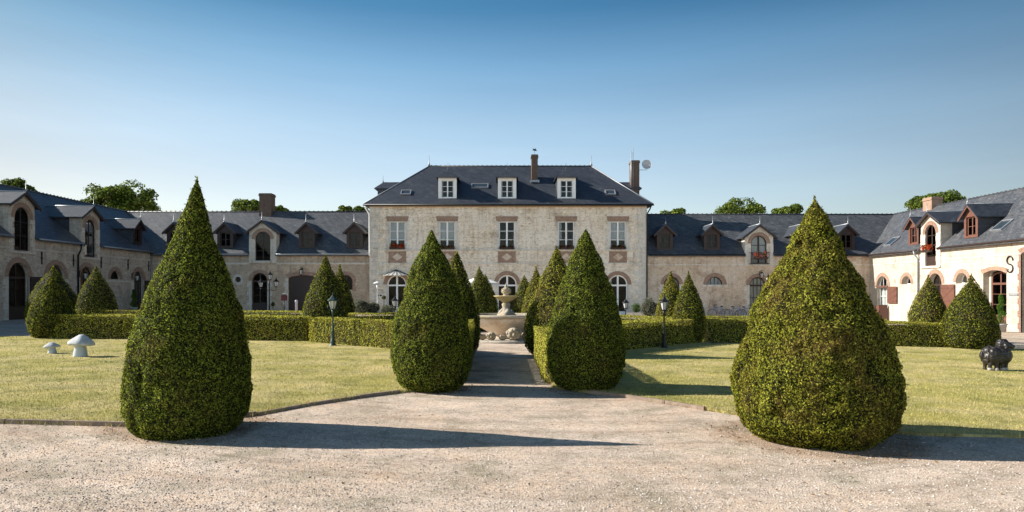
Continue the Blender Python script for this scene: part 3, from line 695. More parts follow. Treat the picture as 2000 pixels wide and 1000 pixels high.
PROF_A = [(0, .76), (.028, .88), (.072, .965), (.161, 1.0), (.273, .97), (.384, .89), (.495, .765), (.607, .59), (.718, .42), (.83, .27), (.92, .145), (.965, .07), (1, .0)]
PROF_B = [(0, .68), (.04, .86), (.087, .96), (.156, 1.0), (.271, .99), (.386, .926), (.50, .812), (.617, .645), (.732, .475), (.848, .29), (.94, .135), (.975, .06), (1, 0)]
PROF_C = [(0, .62), (.03, .79), (.08, .91), (.15, .975), (.24, 1.0), (.34, .975), (.45, .90), (.56, .785), (.68, .63), (.79, .47), (.9, .27), (.96, .12), (1, 0.02)]
PROF_D = [(0, .62), (.04, .78), (.12, .92), (.24, 1.0), (.4, .95), (.55, .80), (.7, .58), (.82, .38), (.92, .18), (1, 0.0)]
def topiary(px, base, top, wpx, prof, leaf, count, label, mat='yew', lump=.035, lean=0.0, seed=1, spike=False, Yfix=None, group='clipped cone topiaries round the garden'):
    """a clipped yew standing where its front foot shows at pixel (px, base)"""
    if Yfix: Y = Yfix
    else:
        _, Y0 = at(px, base); Y = Y0 + .62 * wpx / 2 * Y0 / F
    X = (px - CX) / F * Y; g = gz(X); H = EYE + (CY - top) / F * Y - g; Rm = wpx / 2 * Y / F
    pt = np.array([p[0] for p in prof]); pr = np.array([p[1] for p in prof])
    def rad(t, a, z):
        r = np.maximum(.004, np.interp(t, pt, pr) * Rm - (leaf * .55 + lump * .45 * min(1.0, Rm)) * np.minimum(1, (1 - t) * 9))
        q = np.stack([np.cos(a) * r * 2.2, np.sin(a) * r * 2.2, z * 2.2], 1) + seed * 7.3
        nz = vnoise(q, seed) * lump * 1.2 + vnoise(q * 2.6, seed + 5) * lump * .6 + vnoise(q * 6, seed + 9) * lump * .55
        nz = nz - np.maximum(0, vnoise(q * 3.7 + 9, seed + 3)) * .075 * min(1, 9 / Y + .25)
        return np.maximum(.004, r + nz * np.minimum(1, r / (.35 * Rm) + .15) * min(1.0, Rm))
    # core
    nt_, na = 90, 100; tt = np.linspace(0, 1, nt_); aa = np.linspace(0, 2 * np.pi, na, endpoint=False)
    T, A = np.meshgrid(tt, aa, indexing='ij'); t = T.ravel(); a = A.ravel(); r = rad(t, a, t * H) - leaf * 1.1
    r = np.maximum(r, .002); lx = lean * (t * H) ** 1.5
    V = np.stack([np.cos(a) * r + lx, np.sin(a) * r, t * H * (1 - .01)], 1)
    Fq = [(i * na + k, i * na + (k + 1) % na, (i + 1) * na + (k + 1) % na, (i + 1) * na + k) for i in range(nt_ - 1) for k in range(na)]
    # leaves, area weighted
    cand = rng.uniform(0, 1, count * 3); acc = rng.uniform(0, 1, count * 3) < (np.interp(cand, pt, pr) + .05) / 1.05
    t = cand[acc][:count]; a = rng.uniform(0, 2 * np.pi, len(t)); z = t * H; r = rad(t, a, z)
    e = .01; dr = (np.interp(np.minimum(1, t + e), pt, pr) - np.interp(np.maximum(0, t - e), pt, pr)) * Rm / (2 * e * H)
    Nn = unit(np.stack([np.cos(a), np.sin(a), -dr], 1))
    rr = r - rng.uniform(0, 1, len(t)) ** 1.5 * leaf * .9
    P = np.stack([np.cos(a) * rr + lean * z ** 1.5, np.sin(a) * rr, z], 1)
    P[:, 2] = np.maximum(P[:, 2], .01)
    G = [(V, np.array(Fq), 1, True), (leaf_quads(P, Nn, leaf, leaf * .45, out=.3, up=.12), 4, 0, False)]
    # stray shoots
    ns = count // 60; k = rng.integers(0, len(P), ns); G.append((leaf_quads(P[k] + Nn[k] * leaf * .5, Nn[k], leaf * 1.3, leaf * .35, out=1.4), 4, 0, False))
    if spike:
        q = np.stack([rng.normal(0, .006, 40) + lean * H ** 1.5, rng.normal(0, .006, 40), H + rng.uniform(-.02, .05, 40)], 1)
        G.append((leaf_quads(q, np.tile([0, 0, 1.0], (40, 1)), leaf, leaf * .3, out=2), 4, 0, False))
    o = mesh_np('topiary_cone', G, [M[mat], M['dark_core']], None, (X, Y, g))
    tag(o, label, 'topiary', group); return o, X, Y, g, H

topiary(366, 858, 352, 242, PROF_A, .028, 110000, 'tall dark narrow yew cone in the left foreground, at the gravel edge', seed=2, spike=True, lean=.022, lump=.03)
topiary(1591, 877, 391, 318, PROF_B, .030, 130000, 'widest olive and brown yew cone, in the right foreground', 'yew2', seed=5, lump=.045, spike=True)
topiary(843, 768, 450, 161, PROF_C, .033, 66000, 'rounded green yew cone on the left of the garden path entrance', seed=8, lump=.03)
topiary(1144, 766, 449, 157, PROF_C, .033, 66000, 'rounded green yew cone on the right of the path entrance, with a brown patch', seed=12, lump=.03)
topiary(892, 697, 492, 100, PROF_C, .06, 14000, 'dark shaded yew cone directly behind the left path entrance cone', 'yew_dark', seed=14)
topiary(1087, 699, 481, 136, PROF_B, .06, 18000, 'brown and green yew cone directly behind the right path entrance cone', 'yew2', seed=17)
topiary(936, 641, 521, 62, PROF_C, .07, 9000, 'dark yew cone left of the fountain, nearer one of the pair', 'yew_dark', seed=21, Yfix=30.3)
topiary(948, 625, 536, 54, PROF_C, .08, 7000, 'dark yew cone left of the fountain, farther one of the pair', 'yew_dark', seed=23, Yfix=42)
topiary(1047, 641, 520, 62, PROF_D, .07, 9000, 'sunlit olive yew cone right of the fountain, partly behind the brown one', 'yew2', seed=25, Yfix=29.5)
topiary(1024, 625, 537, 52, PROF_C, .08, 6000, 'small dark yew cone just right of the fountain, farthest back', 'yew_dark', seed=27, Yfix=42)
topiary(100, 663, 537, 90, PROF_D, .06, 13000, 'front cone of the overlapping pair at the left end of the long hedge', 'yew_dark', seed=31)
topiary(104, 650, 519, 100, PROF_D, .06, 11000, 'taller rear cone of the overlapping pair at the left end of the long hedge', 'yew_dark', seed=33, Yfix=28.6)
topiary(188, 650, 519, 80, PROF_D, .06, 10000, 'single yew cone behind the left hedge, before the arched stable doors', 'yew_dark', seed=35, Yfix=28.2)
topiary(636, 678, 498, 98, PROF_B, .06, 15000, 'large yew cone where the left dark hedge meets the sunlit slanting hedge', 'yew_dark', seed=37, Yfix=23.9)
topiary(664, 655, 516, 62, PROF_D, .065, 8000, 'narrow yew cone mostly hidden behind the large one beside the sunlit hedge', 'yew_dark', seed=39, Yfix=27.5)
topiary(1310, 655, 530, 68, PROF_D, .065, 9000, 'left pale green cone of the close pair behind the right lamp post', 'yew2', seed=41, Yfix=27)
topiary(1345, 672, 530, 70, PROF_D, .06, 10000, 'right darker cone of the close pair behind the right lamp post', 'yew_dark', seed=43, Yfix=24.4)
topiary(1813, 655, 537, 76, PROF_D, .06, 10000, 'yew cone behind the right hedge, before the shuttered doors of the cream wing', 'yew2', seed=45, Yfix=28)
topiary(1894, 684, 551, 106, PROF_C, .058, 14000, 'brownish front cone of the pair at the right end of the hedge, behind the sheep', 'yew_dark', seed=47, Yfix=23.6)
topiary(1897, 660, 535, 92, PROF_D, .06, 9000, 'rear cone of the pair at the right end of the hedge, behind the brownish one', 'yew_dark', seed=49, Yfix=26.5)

def hedge(p0, p1, wd, h, label, leaf=.045, dens=1900, mat='hedge', group='clipped low hedges'):
    p0 = np.array(p0, float); p1 = np.array(p1, float); L = np.linalg.norm(p1 - p0); u = (p1 - p0) / L; nn = np.array([-u[1], u[0]])
    c0 = p0
    def W(s, t, z):   # s along, t across -.5..5, z
        xy = p0[None] + u[None] * s[:, None] + nn[None] * (t * wd)[:, None]
        g = np.array([gz(x) for x in xy[:, 0]])
        return np.stack([xy[:, 0], xy[:, 1], g + z], 1)
    def jit(P, Nn): 
        a = vnoise(P * 1.3, 3) * .022 + vnoise(P * 5, 8) * .016 - np.maximum(0, vnoise(P * 9, 12)) * .02
        return P + Nn * a[:, None]
    Ps = []; Ns = []
    for (tt, nv) in ((-.5, np.array([-nn[0], -nn[1], 0])), (.5, np.array([nn[0], nn[1], 0]))):
        k = int(L * h * dens); s = rng.uniform(0, L, k); z = rng.uniform(0.01, h, k); N_ = np.tile(nv, (k, 1)); Ps.append(jit(W(s, np.full(k, tt), z), N_)); Ns.append(N_)
    k = int(L * wd * dens); s = rng.uniform(0, L, k); N_ = np.tile([0, 0, 1.0], (k, 1)); Ps.append(jit(W(s, rng.uniform(-.5, .5, k), np.full(k, h)), N_)); Ns.append(N_)
    for ss, sg in ((0, -1), (L, 1)):
        k = int(wd * h * dens); N_ = np.tile([u[0] * sg, u[1] * sg, 0], (k, 1)); Ps.append(jit(W(np.full(k, float(ss)), rng.uniform(-.5, .5, k), rng.uniform(0.01, h, k)), N_)); Ns.append(N_)
    P = np.concatenate(Ps); Nn = np.concatenate(Ns); P = P - Nn * rng.uniform(0, 1, (len(P), 1)) ** 1.3 * leaf * 1.1
    # core
    k = max(2, int(L / 1)); ss = np.linspace(.13, L - .13, k); tt = .5 - .13 / wd
    V = np.concatenate([W(ss, np.full(k, -tt), np.zeros(k)), W(ss, np.full(k, -tt), np.full(k, h - .12)), W(ss, np.full(k, tt), np.full(k, h - .12)), W(ss, np.full(k, tt), np.zeros(k))])
    Fq = []
    for i in range(k - 1):
        for a in range(3): Fq.append((a * k + i, a * k + i + 1, (a + 1) * k + i + 1, (a + 1) * k + i))
    Fq += [(0, k, 2 * k, 3 * k), (k - 1, 4 * k - 1, 3 * k - 1, 2 * k - 1)]
    org = np.array([(p0[0] + p1[0]) / 2, (p0[1] + p1[1]) / 2, 0])
    o = mesh_np('hedge', [(V - org, np.array(Fq), 1, False), (leaf_quads(P - org, Nn, leaf, leaf * .5, out=.45, spread=1.0, up=.1), 4, 0, False)], [M[mat], M['dark_core']], None, tuple(org))
    tag(o, label, 'hedge', group); return o
A0 = at(94, 663); A1 = at(603, 669); A2 = at(765, 684)
hedge((A0[0], A0[1] + .45), (A1[0] - .1, A1[1] + .6), .95, .84, 'long dark shaded hedge across the left lawn, behind the stone mushrooms')
hedge((A1[0] + .35, A1[1] + .15), (-1.35, 19.0), .95, .82, 'sunlit slanting hedge behind the left lamp post, ending at the path', dens=2200)
hedge((-1.17, 12.9), (-1.17, 18.2), .75, .98, 'short hedge along the left side of the path, mostly hidden by cones', leaf=.038, dens=3000)
hedge((1.15, 12.9), (1.15, 18.4), .78, .84, 'short sunlit hedge along the right side of the garden path', leaf=.038, dens=3200)
B1 = at(1358, 670); B2 = at(1868, 681); B0 = at(1222, 687)
hedge((1.75, 18.9), (B1[0], B1[1] + .45), .95, .86, 'shaded slanting hedge behind the right lamp post')
hedge((B1[0] + .5, B1[1] + .75), (B2[0], B2[1] + .45), .95, .86, 'long dark hedge across the right lawn, running behind the widest cone')
hedge((-6.9, 25.3), (-1.6, 30.3), .85, .84, 'dark inner hedge behind the fountain basin, on its left', dens=1300)
hedge((1.9, 30.4), (6.6, 25.6), .85, .84, 'sunlit inner hedge behind the fountain basin, on its right', dens=1300)
hedge((-18.5, 27.9), (-7.9, 27.7), .8, .86, 'back hedge parallel to the long dark left hedge', dens=1200)
hedge((7.4, 28.0), (15.2, 27.8), .8, .86, 'back hedge parallel to the long dark right hedge', dens=1200)

# grass blades
def grass():
    out = []
    for P, n_ in ((LAWN_L, 120000), (LAWN_R, 120000)):
        Y = 8.5 / (1 - rng.uniform(0, 1, n_) * (1 - 8.5 / 24)) ; X = rng.uniform(-18, 18, n_) * 1.0
        X = (rng.uniform(-.78, .78, n_)) * Y
        Pn = np.array(P); inside = np.zeros(n_, bool); j = len(Pn) - 1
        for i in range(len(Pn)):
            xi, yi = Pn[i]; xj, yj = Pn[j]
            with np.errstate(divide='ignore', invalid='ignore'):
                c = ((yi > Y) != (yj > Y)) & (X < (xj - xi) * (Y - yi) / (yj - yi + 1e-12) + xi)
            inside ^= c; j = i
        X = X[inside]; Y = Y[inside]; n = len(X)
        g = np.array([gz(x) for x in X]) + .03
        a = rng.uniform(0, np.pi, n); wv = .003 * (Y / 9); h = rng.uniform(.018, .042, n) ; ln = rng.normal(0, .016, (n, 2))
        p = np.stack([X, Y, g], 1); s = np.stack([np.cos(a) * wv, np.sin(a) * wv, np.zeros(n)], 1); t = np.stack([ln[:, 0], ln[:, 1], h], 1)
        out.append(np.stack([p - s, p + s, p + t], 1).reshape(-1, 3))
    # longer ragged tufts hanging over the front edges
    for P in (LAWN_L[0:11], LAWN_R[1:11]):
        A = np.array(P); seg = rng.integers(0, len(A) - 1, 9000); f = rng.uniform(0, 1, (9000, 1)); L_ = np.linalg.norm(A[1:] - A[:-1], axis=1)
        seg = rng.choice(len(A) - 1, 9000, p=L_ / L_.sum()); q = A[seg] * (1 - f) + A[seg + 1] * f + rng.normal(0, .035, (9000, 2)); n = 9000
        g = np.array([gz(x) for x in q[:, 0]]) + .01; clump = vnoise(np.stack([q[:, 0] * 3, q[:, 1] * 3, g], 1), 7); keep = clump > -.25; q = q[keep]; g = g[keep]; n = len(q)
        a = rng.uniform(0, np.pi, n); h = rng.uniform(.03, .085, n); ln = rng.normal(0, .03, (n, 2)); p = np.stack([q[:, 0], q[:, 1], g], 1)
        s = np.stack([np.cos(a) * .004, np.sin(a) * .004, np.zeros(n)], 1); t = np.stack([ln[:, 0], ln[:, 1], h], 1); out.append(np.stack([p - s, p + s, p + t], 1).reshape(-1, 3))
    o = mesh_np('grass', [(np.concatenate(out), 3, 0, False)], [M['grass']])
    tag(o, 'short dry yellow green grass of the two lawns', 'grass', kind='stuff')
    # ragged tufts on the lawn's edge
grass()
def pebbles():
    n = 70000; Y = 4.9 / (1 - rng.uniform(0, 1, n) * (1 - 4.9 / 13)); X = rng.uniform(-.80, .80, n) * Y
    keep = np.ones(n, bool)
    for P in (LAWN_L, LAWN_R):
        Pn = np.array(P); ins = np.zeros(n, bool); j = len(Pn) - 1
        for i in range(len(Pn)):
            xi, yi = Pn[i]; xj, yj = Pn[j]; ins ^= ((yi > Y) != (yj > Y)) & (X < (xj - xi) * (Y - yi) / (yj - yi + 1e-12) + xi); j = i
        keep &= ~ins
    X = X[keep]; Y = Y[keep]; n = len(X); g = np.array([gz(x) for x in X])
    r = .003 + .009 * rng.uniform(0, 1, n) ** 4; a = rng.uniform(0, 6.28, n)
    C = np.stack([X, Y, g], 1); V = np.zeros((n, 5, 3))
    for k in range(4):
        rk = r * rng.uniform(.7, 1.3, n); V[:, k] = C + np.stack([np.cos(a + k * 1.57) * rk, np.sin(a + k * 1.57) * rk, r * rng.uniform(0, .25, n)], 1)
    V[:, 4] = C + np.stack([rng.normal(0, 1, n) * r * .3, rng.normal(0, 1, n) * r * .3, r * rng.uniform(.5, .95, n)], 1)
    base = (np.arange(n) * 5)[:, None, None]; Fq = base + np.array([(0, 1, 4), (1, 2, 4), (2, 3, 4), (3, 0, 4)])[None]
    o = mesh_np('gravel_stones', [(V.reshape(-1, 3), Fq.reshape(-1, 3), 0, False)], [M['pebble']])
    tag(o, 'loose pinkish beige gravel stones on the drive', 'gravel', kind='stuff')
    # fallen leaves and bits of soil at the cones' feet
    n = 1500; src = [(-3.95, 8.55, 1.0), (3.75, 8.3, 1.25), (-1.3, 12.1, .8), (1.45, 12.1, .8)]
    c = np.array([src[i] for i in rng.integers(0, 4, n)]); a = rng.uniform(0, 6.28, n); rr = c[:, 2] * (.75 + rng.exponential(.16, n))
    X = c[:, 0] + np.cos(a) * rr; Y = c[:, 1] + np.sin(a) * rr; P = np.stack([X, Y, np.array([gz(x) for x in X]) + .012], 1)
    m_ = 420; Yb = 5 / (1 - rng.uniform(0, 1, m_) * (1 - 5 / 11)); Xb = rng.uniform(-.75, .75, m_) * Yb; keep = (Yb < 8.2) | (np.abs(Xb) < 2.2)
    Pb = np.stack([Xb, Yb, np.array([gz(x) for x in Xb]) + .01], 1)[keep]; P = np.concatenate([P, Pb]); n = len(P)
    lit = leafmat('leaf_litter', [(0, (.06, .035, .02)), (.6, (.17, .10, .05)), (1, (.32, .22, .12))], None, trans=0)
    o = mesh_np('leaf_litter', [(leaf_quads(P, np.tile([0, 0, 1.0], (n, 1)), .03, .018, out=.15, up=0), 4, 0, False)], [lit])
    tag(o, 'brown dry clippings scattered at the feet of the foreground cones', 'leaf litter', kind='stuff')
pebbles()

# ------------------------------------------------------------ main house
YM = 53.1; sM = F / YM
OX = 0.3
H0 = empty('country_house', (OX, YM, 0)); tag(H0, 'two storey limestone country house with hipped slate roof and white windows', 'house')
um = lambda px: (px - CX) / sM - OX
zm = lambda py: EYE + (CY - py) / sM
xl, xr = um(722.5), um(1263); DM = 10.0; EV = zm(395) ; RZ = 12.3
wins = [776, 873.5, 990, 1106, 1207]; doors = [775, 873.5, 990.5, 1106, 1207]
WZ0, WZ1 = zm(487), zm(432); WW = 1.24
holes = [opening(um(c), WZ0, WZ1, WW) for c in wins] + [opening(um(c), gz(um(c)) - .02, zm(537), 1.48, 'round') for c in doors]
holes.append(opening(um(740), zm(580), zm(565), .62))
mb = MB(); wall_face(mb, [(xl, -1), (xr, -1), (xr, EV), (xl, EV)], holes, depth=.25)
mb.poly([(xl, 0, -1), (xl, DM, -1), (xl, DM, EV), (xl, 0, EV)]); mb.poly([(xr, 0, -1), (xr, DM, -1), (xr, DM, EV), (xr, 0, EV)]); mb.poly([(xl, DM, -1), (xr, DM, -1), (xr, DM, EV), (xl, DM, EV)])
mb.poly([(xl + .01, .3, 3.9), (xr - .01, .3, 3.9), (xr - .01, DM - .01, 3.9), (xl + .01, DM - .01, 3.9)])
mb.build('wall', M['stone_main'], H0)
# quoins and bands
for s_, x in ((1, xl), (-1, xr)):
    mb = MB(); z = -1.0; k = 0
    while z < EV - .4:
        L_ = .95 if k % 2 else .6
        a, b = sorted((x - s_ * .03, x + s_ * L_)); 
        mb.box(a, b, -.03, .3, z, z + .352)
        z += .36; k += 1
    mb.build('quoin', M['stone_quoin'], H0)
mb = MB(); mb.box(xl - .04, xr + .04, -.09, .05, zm(490), zm(487.3)); mb.box(xl - .02, xr + .02, -.05, .05, zm(516.5), zm(514)); mb.build('string_course', M['stone_quoin'], H0)
mb = MB(); mb.box(xl - .05, xr + .05, -.14, .05, EV - .26, EV - .02); mb.box(xl - .02, xr + .02, -.07, .05, EV - .36, EV - .262)
mb.build('cornice', plain('ochre_stone', (.50, .36, .22), .9, 0, .15), H0)
for i, c in enumerate(wins):
    u = um(c)
    mb = MB(); mb.prism([(u - .80, WZ1), (u + .80, WZ1), (u + .86, WZ1 + .37), (u - .86, WZ1 + .37)], -.05, .1); mb.build('lintel', M['brick_soft'], H0)
    P = [(u - .68, zm(513)), (u + .68, zm(513)), (u + .68, zm(491)), (u - .68, zm(491))]
    mb = MB(); mb.prism(P, -.035, .1); o = mb.build('brick_panel', M['brick_soft'], H0)
    mb = MB(); r_ = .3; zc = (zm(513) + zm(491)) / 2
    mb.prism([(u - r_ * 1.3, zc), (u, zc - r_), (u + r_ * 1.3, zc), (u, zc + r_)], -.05, .05); mb.build('lozenge', M['stone_rearR'], o)
    jambs(H0, u, WZ0, WZ1, WW, .34, M['stone_quoin'])
    mb = MB(); mb.box(u - .78, u + .78, -.12, .1, WZ0 - .09, WZ0 + .0); mb.build('sill', M['stone_quoin'], H0)
    cur = {0: [(0, .5), (.5, 1)], 1: [(0, .5), (.5, 1)], 2: None, 3: [(0.0, .22)], 4: [(0, .5), (.5, 1)]}[i]
    glazed(H0, 'window', u, WZ0, WZ1, WW, 'rect', M['white'], cols=2, rows=3, yy=.10, fr=.085, bar=.04, curtain=cur, curt_z=(WZ0 + .68, WZ1), colbar=.13)
for i, c in enumerate(doors):
    u = um(c); g = gz(u); t_ = zm(537)
    glazed(H0, 'french_door', u, g + .02, t_, 1.48, 'round', M['white'], cols=2, rows=1, yy=.12, fr=.09, transom=t_ - .74 - .06, colbar=.14, panel=g + (.35 if i != 0 else .25), curtain=[(0, .2)] if i == 4 else None)
    surround(H0, u, g, t_, 1.48, 'round', .30, M['brick_soft'])
    jambs(H0, u, g, t_ - .74, 1.48, .42, M['stone_quoin'])
glazed(H0, 'window', um(740), zm(580), zm(565), .62, 'rect', M['white'], cols=2, rows=1, yy=.1, fr=.06)
# hipped roof
ov = .42; TM = (RZ - EV) / (DM / 2)
RXL = (838 - CX) * 58.1 / F - OX; RXR = (1155 - CX) * 58.1 / F - OX; ze = EV - ov * TM * .6
mb = MB(); a, b = xl - ov, xr + ov; y0, y1 = -ov, DM + ov
mb.add([(a, y0, ze), (b, y0, ze), (b, y1, ze), (a, y1, ze), (RXL, DM / 2, RZ), (RXR, DM / 2, RZ)], [(0, 1, 5, 4), (1, 2, 5), (2, 3, 4, 5), (3, 0, 4)])
mb.box(a, b, y0, y1, ze - .1, ze - .002)
roof = mb.build('roof', M['slate'], H0)
ridge_tiles(H0, [(RXL, DM / 2, RZ), (RXR, DM / 2, RZ)])
mb = MB(); 
for p in ((a, y0), (a, y1)): mb.tube([(p[0], p[1], ze), (RXL, DM / 2, RZ)], .05, 6)
for p in ((b, y0), (b, y1)): mb.tube([(p[0], p[1], ze), (RXR, DM / 2, RZ)], .05, 6)
mb.build('hip_capping', M['lead'], H0)
for x in (RXL, RXR):
    mb = MB(); mb.tube([(x, DM / 2, RZ), (x, DM / 2, RZ + .25), (x, DM / 2, RZ + .32), (x, DM / 2, RZ + .95)], [.1, .06, .03, .01], 8); mb.build('finial', M['lead'], H0)
def gut(parent, pts, mat='zinc', r=.07, name='gutter'):
    m_ = MB(); m_.tube(pts, r, 8); return m_.build(name, M[mat], parent)
gut(H0, [(a - .03, y0 - .06, ze - .07), (b + .03, y0 - .06, ze - .07)], 'iron')
gut(H0, [(xl - .30, -.40, ze - .1), (xl - .25, -.3, ze - .35), (xl - .02, -.12, ze - .75), (xl + .0, -.12, zm(492)), (xl + .0, -.12, zm(500))], 'white', .06, 'downpipe')
gut(H0, [(xr + .28, -.40, ze - .1), (xr + .2, -.3, ze - .35), (xr + .0, -.12, ze - .75), (xr + .0, -.12, -.6)], 'iron', .05, 'downpipe')
tanr = (RZ - ze) / (DM / 2 + ov); eR = ze + ov * tanr        # roof height at local y=0
for c in (874, 990.5, 1106.5):
    s_ = F / (YM + .35); u = (c - CX) / s_ - OX
    zz = lambda py: EYE + (CY - py) / s_
    dormer(H0, u, 1.42, zz(389), zz(346), zz(330.5), .32, eR, tanr, M['white'], M['slate'], M['slate_hang'], (zz(386), zz(352), .98, 'rect'), ov=.26, hip=.7, drop=.02, winmat=M['white'],
           wargs=dict(cols=2, rows=3, fr=.06, bar=.03, colbar=.10, curtain=[(0, .14), (.86, 1)]), finial=True)
# side dormers on the hips
for sgn, x in ((1, xl), (-1, xr)):
    ang = R(-90) if sgn > 0 else R(90)
    tS = (RZ - ze) / ((RXL - a) if sgn > 0 else (b - RXR))
    Mx = Matrix.Translation((a if sgn > 0 else b, 4.3, 0)) @ Matrix.Rotation(ang, 4, 'Z')
    dormer(H0, 0, 1.7, ze + .3 * tS, 10.25, 10.8, .38, ze, tS, M['slate_hang'], M['slate'], M['slate_hang'], (9.3, 10.05, .8, 'rect'), ov=.25, hip=.5, drop=.03, winmat=M['white'], Mx=Mx)
def roofy(u, py):   # roof point on the front slope seen at a given row, near column u
    y = 0
    for _ in range(20): z = EYE + (CY - py) * (YM + y) / F; y = (z - eR) / tanr
    return y
for c, py, w_ in ((792, 381, .8), (1193, 381, .8)):
    y = roofy(0, py); skylight(H0, (c - CX) * (YM + y) / F - OX, y, eR, tanr, w_, .7)
y = roofy(0, 368); o = skylight(H0, (937 - CX) * (YM + y) / F - OX, y, eR, tanr, 1.35, .7)
y = 2.75; u = (1044 - CX) * (YM + y) / F - OX
chimney(H0, u - .25, u + .25, y - .3, y + .6, 10.0, EYE + (CY - 303) * (YM + y) / F, M['brick_dark'])
mb = MB(); mb.box(u - .38, u + .38, y - .38, y - .3, 10.55, 10.72); mb.box(u - .34, u + .34, y - .30, y + .1, 10.5, 10.66); mb.build('flashing', M['lead'], H0)
y = 3.9; u = (1239 - CX) * (YM + y) / F - OX
cz = EYE + (CY - 315) * (YM + y) / F
chimney(H0, u - .33, u + .33, y - .45, y + .45, 8.3, cz, M['brick_dark'])
# objects on the chimneys
cu, cy_ = u + OX, y + YM
def dish():
    t = empty('satellite_dish', (cu + .33, cy_ - .2, cz - .75)); tag(t, 'round grey satellite dish on an arm beside the right chimney', 'satellite dish')
    mb = MB(Matrix.Translation((.62, -.05, .42)) @ Matrix.Rotation(R(78), 4, 'X') @ Matrix.Rotation(R(0), 4, 'Y'))
    pr = [(.02, .0), (.15, .01), (.28, .04), (.40, .09)]; vs = []; 
    for r_, z_ in pr:
        for k in range(28): vs.append((r_ * math.cos(k * 2 * math.pi / 28), r_ * math.sin(k * 2 * math.pi / 28), z_))
    fs = [(i * 28 + k, i * 28 + (k + 1) % 28, (i + 1) * 28 + (k + 1) % 28, (i + 1) * 28 + k) for i in range(3) for k in range(28)] + [tuple(range(28))]
    mb.add(vs, fs, 0, True); mb.add([(x, y, z - .02) for x, y, z in vs], [tuple(reversed(f)) for f in fs], 0, True)
    mb.build('reflector', plain('grey_dish', (.46, .47, .48), .5), t, fix=False)
    mb = MB(); mb.tube([(-.02, 0, 0), (.66, 0, 0), (.66, 0, .42)], .025, 6); mb.tube([(.66, 0, .1), (.8, -.5, .28)], .015, 6); mb.sphere((.8, -.5, .3), .05); mb.build('arm', M['zinc'], t)
dish()
mb = MB(); mb.tube([(cu - .2, cy_ - .5, cz - 3.2), (cu - .2, cy_ - .5, cz + 1.0)], .02, 6); mb.tube([(cu - .36, cy_ - .5, cz - 3.0), (cu - .36, cy_ - .5, cz + .75)], .025, 6)
for k in range(3): mb.tube([(cu - .36, cy_ - .5, cz - 2.4 + k), (cu - .2, cy_ - .5, cz - 2.4 + k)], .012, 5)
tag(mb.build('antenna', M['zinc'], None), 'pair of thin aerial masts strapped to the right chimney', 'antenna')
t = empty('weather_vane', ((1044 - CX) * 55.85 / F, YM + 2.9, EYE + (CY - 303) * 55.85 / F)); tag(t, 'small dark weather vane on a rod above the narrow central chimney', 'weather vane')
mb = MB(); mb.tube([(0, 0, -.02), (0, 0, .42)], .012, 6); mb.build('rod', M['iron'], t)
mb = MB(); mb.prism([(-.16, .58), (-.1, .44), (.08, .38), (.2, .42), (.1, .5), (.16, .62), (.02, .52)], -.012, .012); mb.tube([(-.2, 0, .42), (.22, 0, .36)], .012, 5); mb.build('vane', M['iron'], t)
# glass canopy over the left door
t = H0; u = um(774); mb = MB(); z0_, z1_ = zm(538), zm(527.5)
n_ = 9; hw = 1.05
top = (u, 0.0, z1_ + .02)
for i in range(n_):
    a0 = math.pi * (1 + i / n_); a1 = math.pi * (1 + (i + 1) / n_)
    p0 = (u + hw * math.cos(a0), .0 + 1.0 * math.sin(a0), z0_); p1 = (u + hw * math.cos(a1), 1.0 * math.sin(a1), z0_)
    mb.add([top, p0, p1, (top[0], top[1], top[2] - .02), (p0[0], p0[1], p0[2] - .02), (p1[0], p1[1], p1[2] - .02)], [(0, 1, 2), (5, 4, 3), (1, 4, 5, 2)])
can = mb.build('glass_canopy', M['frost'], H0)
mb = MB()
for i in range(n_ + 1):
    a0 = math.pi * (1 + i / n_); mb.tube([(u, -.02, z1_ + .04), (u + hw * math.cos(a0), 1.0 * math.sin(a0) - .0, z0_ + .01)], .016, 5)
mb.build('canopy_rib', M['iron'], can)
M['flower_dull'] = leafmat('dull_flower', [(0, (.02, .045, .01)), (.5, (.05, .08, .02)), (.55, (.16, .035, .02)), (1, (.34, .09, .05))], None)
def flowers(x, y, z, w_, label, n=260, h=.32, mat='flower'):
    t = empty('flower_box', (x, y, z)); tag(t, label, 'flower box', 'flower boxes on the window sills')
    mb = MB(); mb.prism([(-w_ / 2, 0), (w_ / 2, 0), (w_ / 2 + .03, .16), (-w_ / 2 - .03, .16)], -.09, .09); mb.build('planter', M['dark_wood'], t)
    P = np.stack([rng.uniform(-w_ / 2, w_ / 2, n), rng.normal(-.03, .07, n), rng.uniform(.08, h, n)], 1)
    f = mesh_np('blossom', [(leaf_quads(P, unit(rng.normal(size=(n, 3))), .09, .08), 4, 0, False)], [M[mat]], t)
for c, lb in zip(wins, ('orange red flower box under the leftmost upper window of the main house', 'flower box under the second upper window, behind the left path cone tip', 'dark red flower box under the middle upper window of the main house', 'dark red flower box under the fourth upper window of the main house', 'sparse flower box under the rightmost upper window of the main house')):
    flowers(um(c) + OX, YM - .13, WZ0 - .02, 1.1, lb, n=420 if c == 776 else 260, h=.42 if c == 776 else .30, mat='flower' if c == 776 else 'flower_dull')

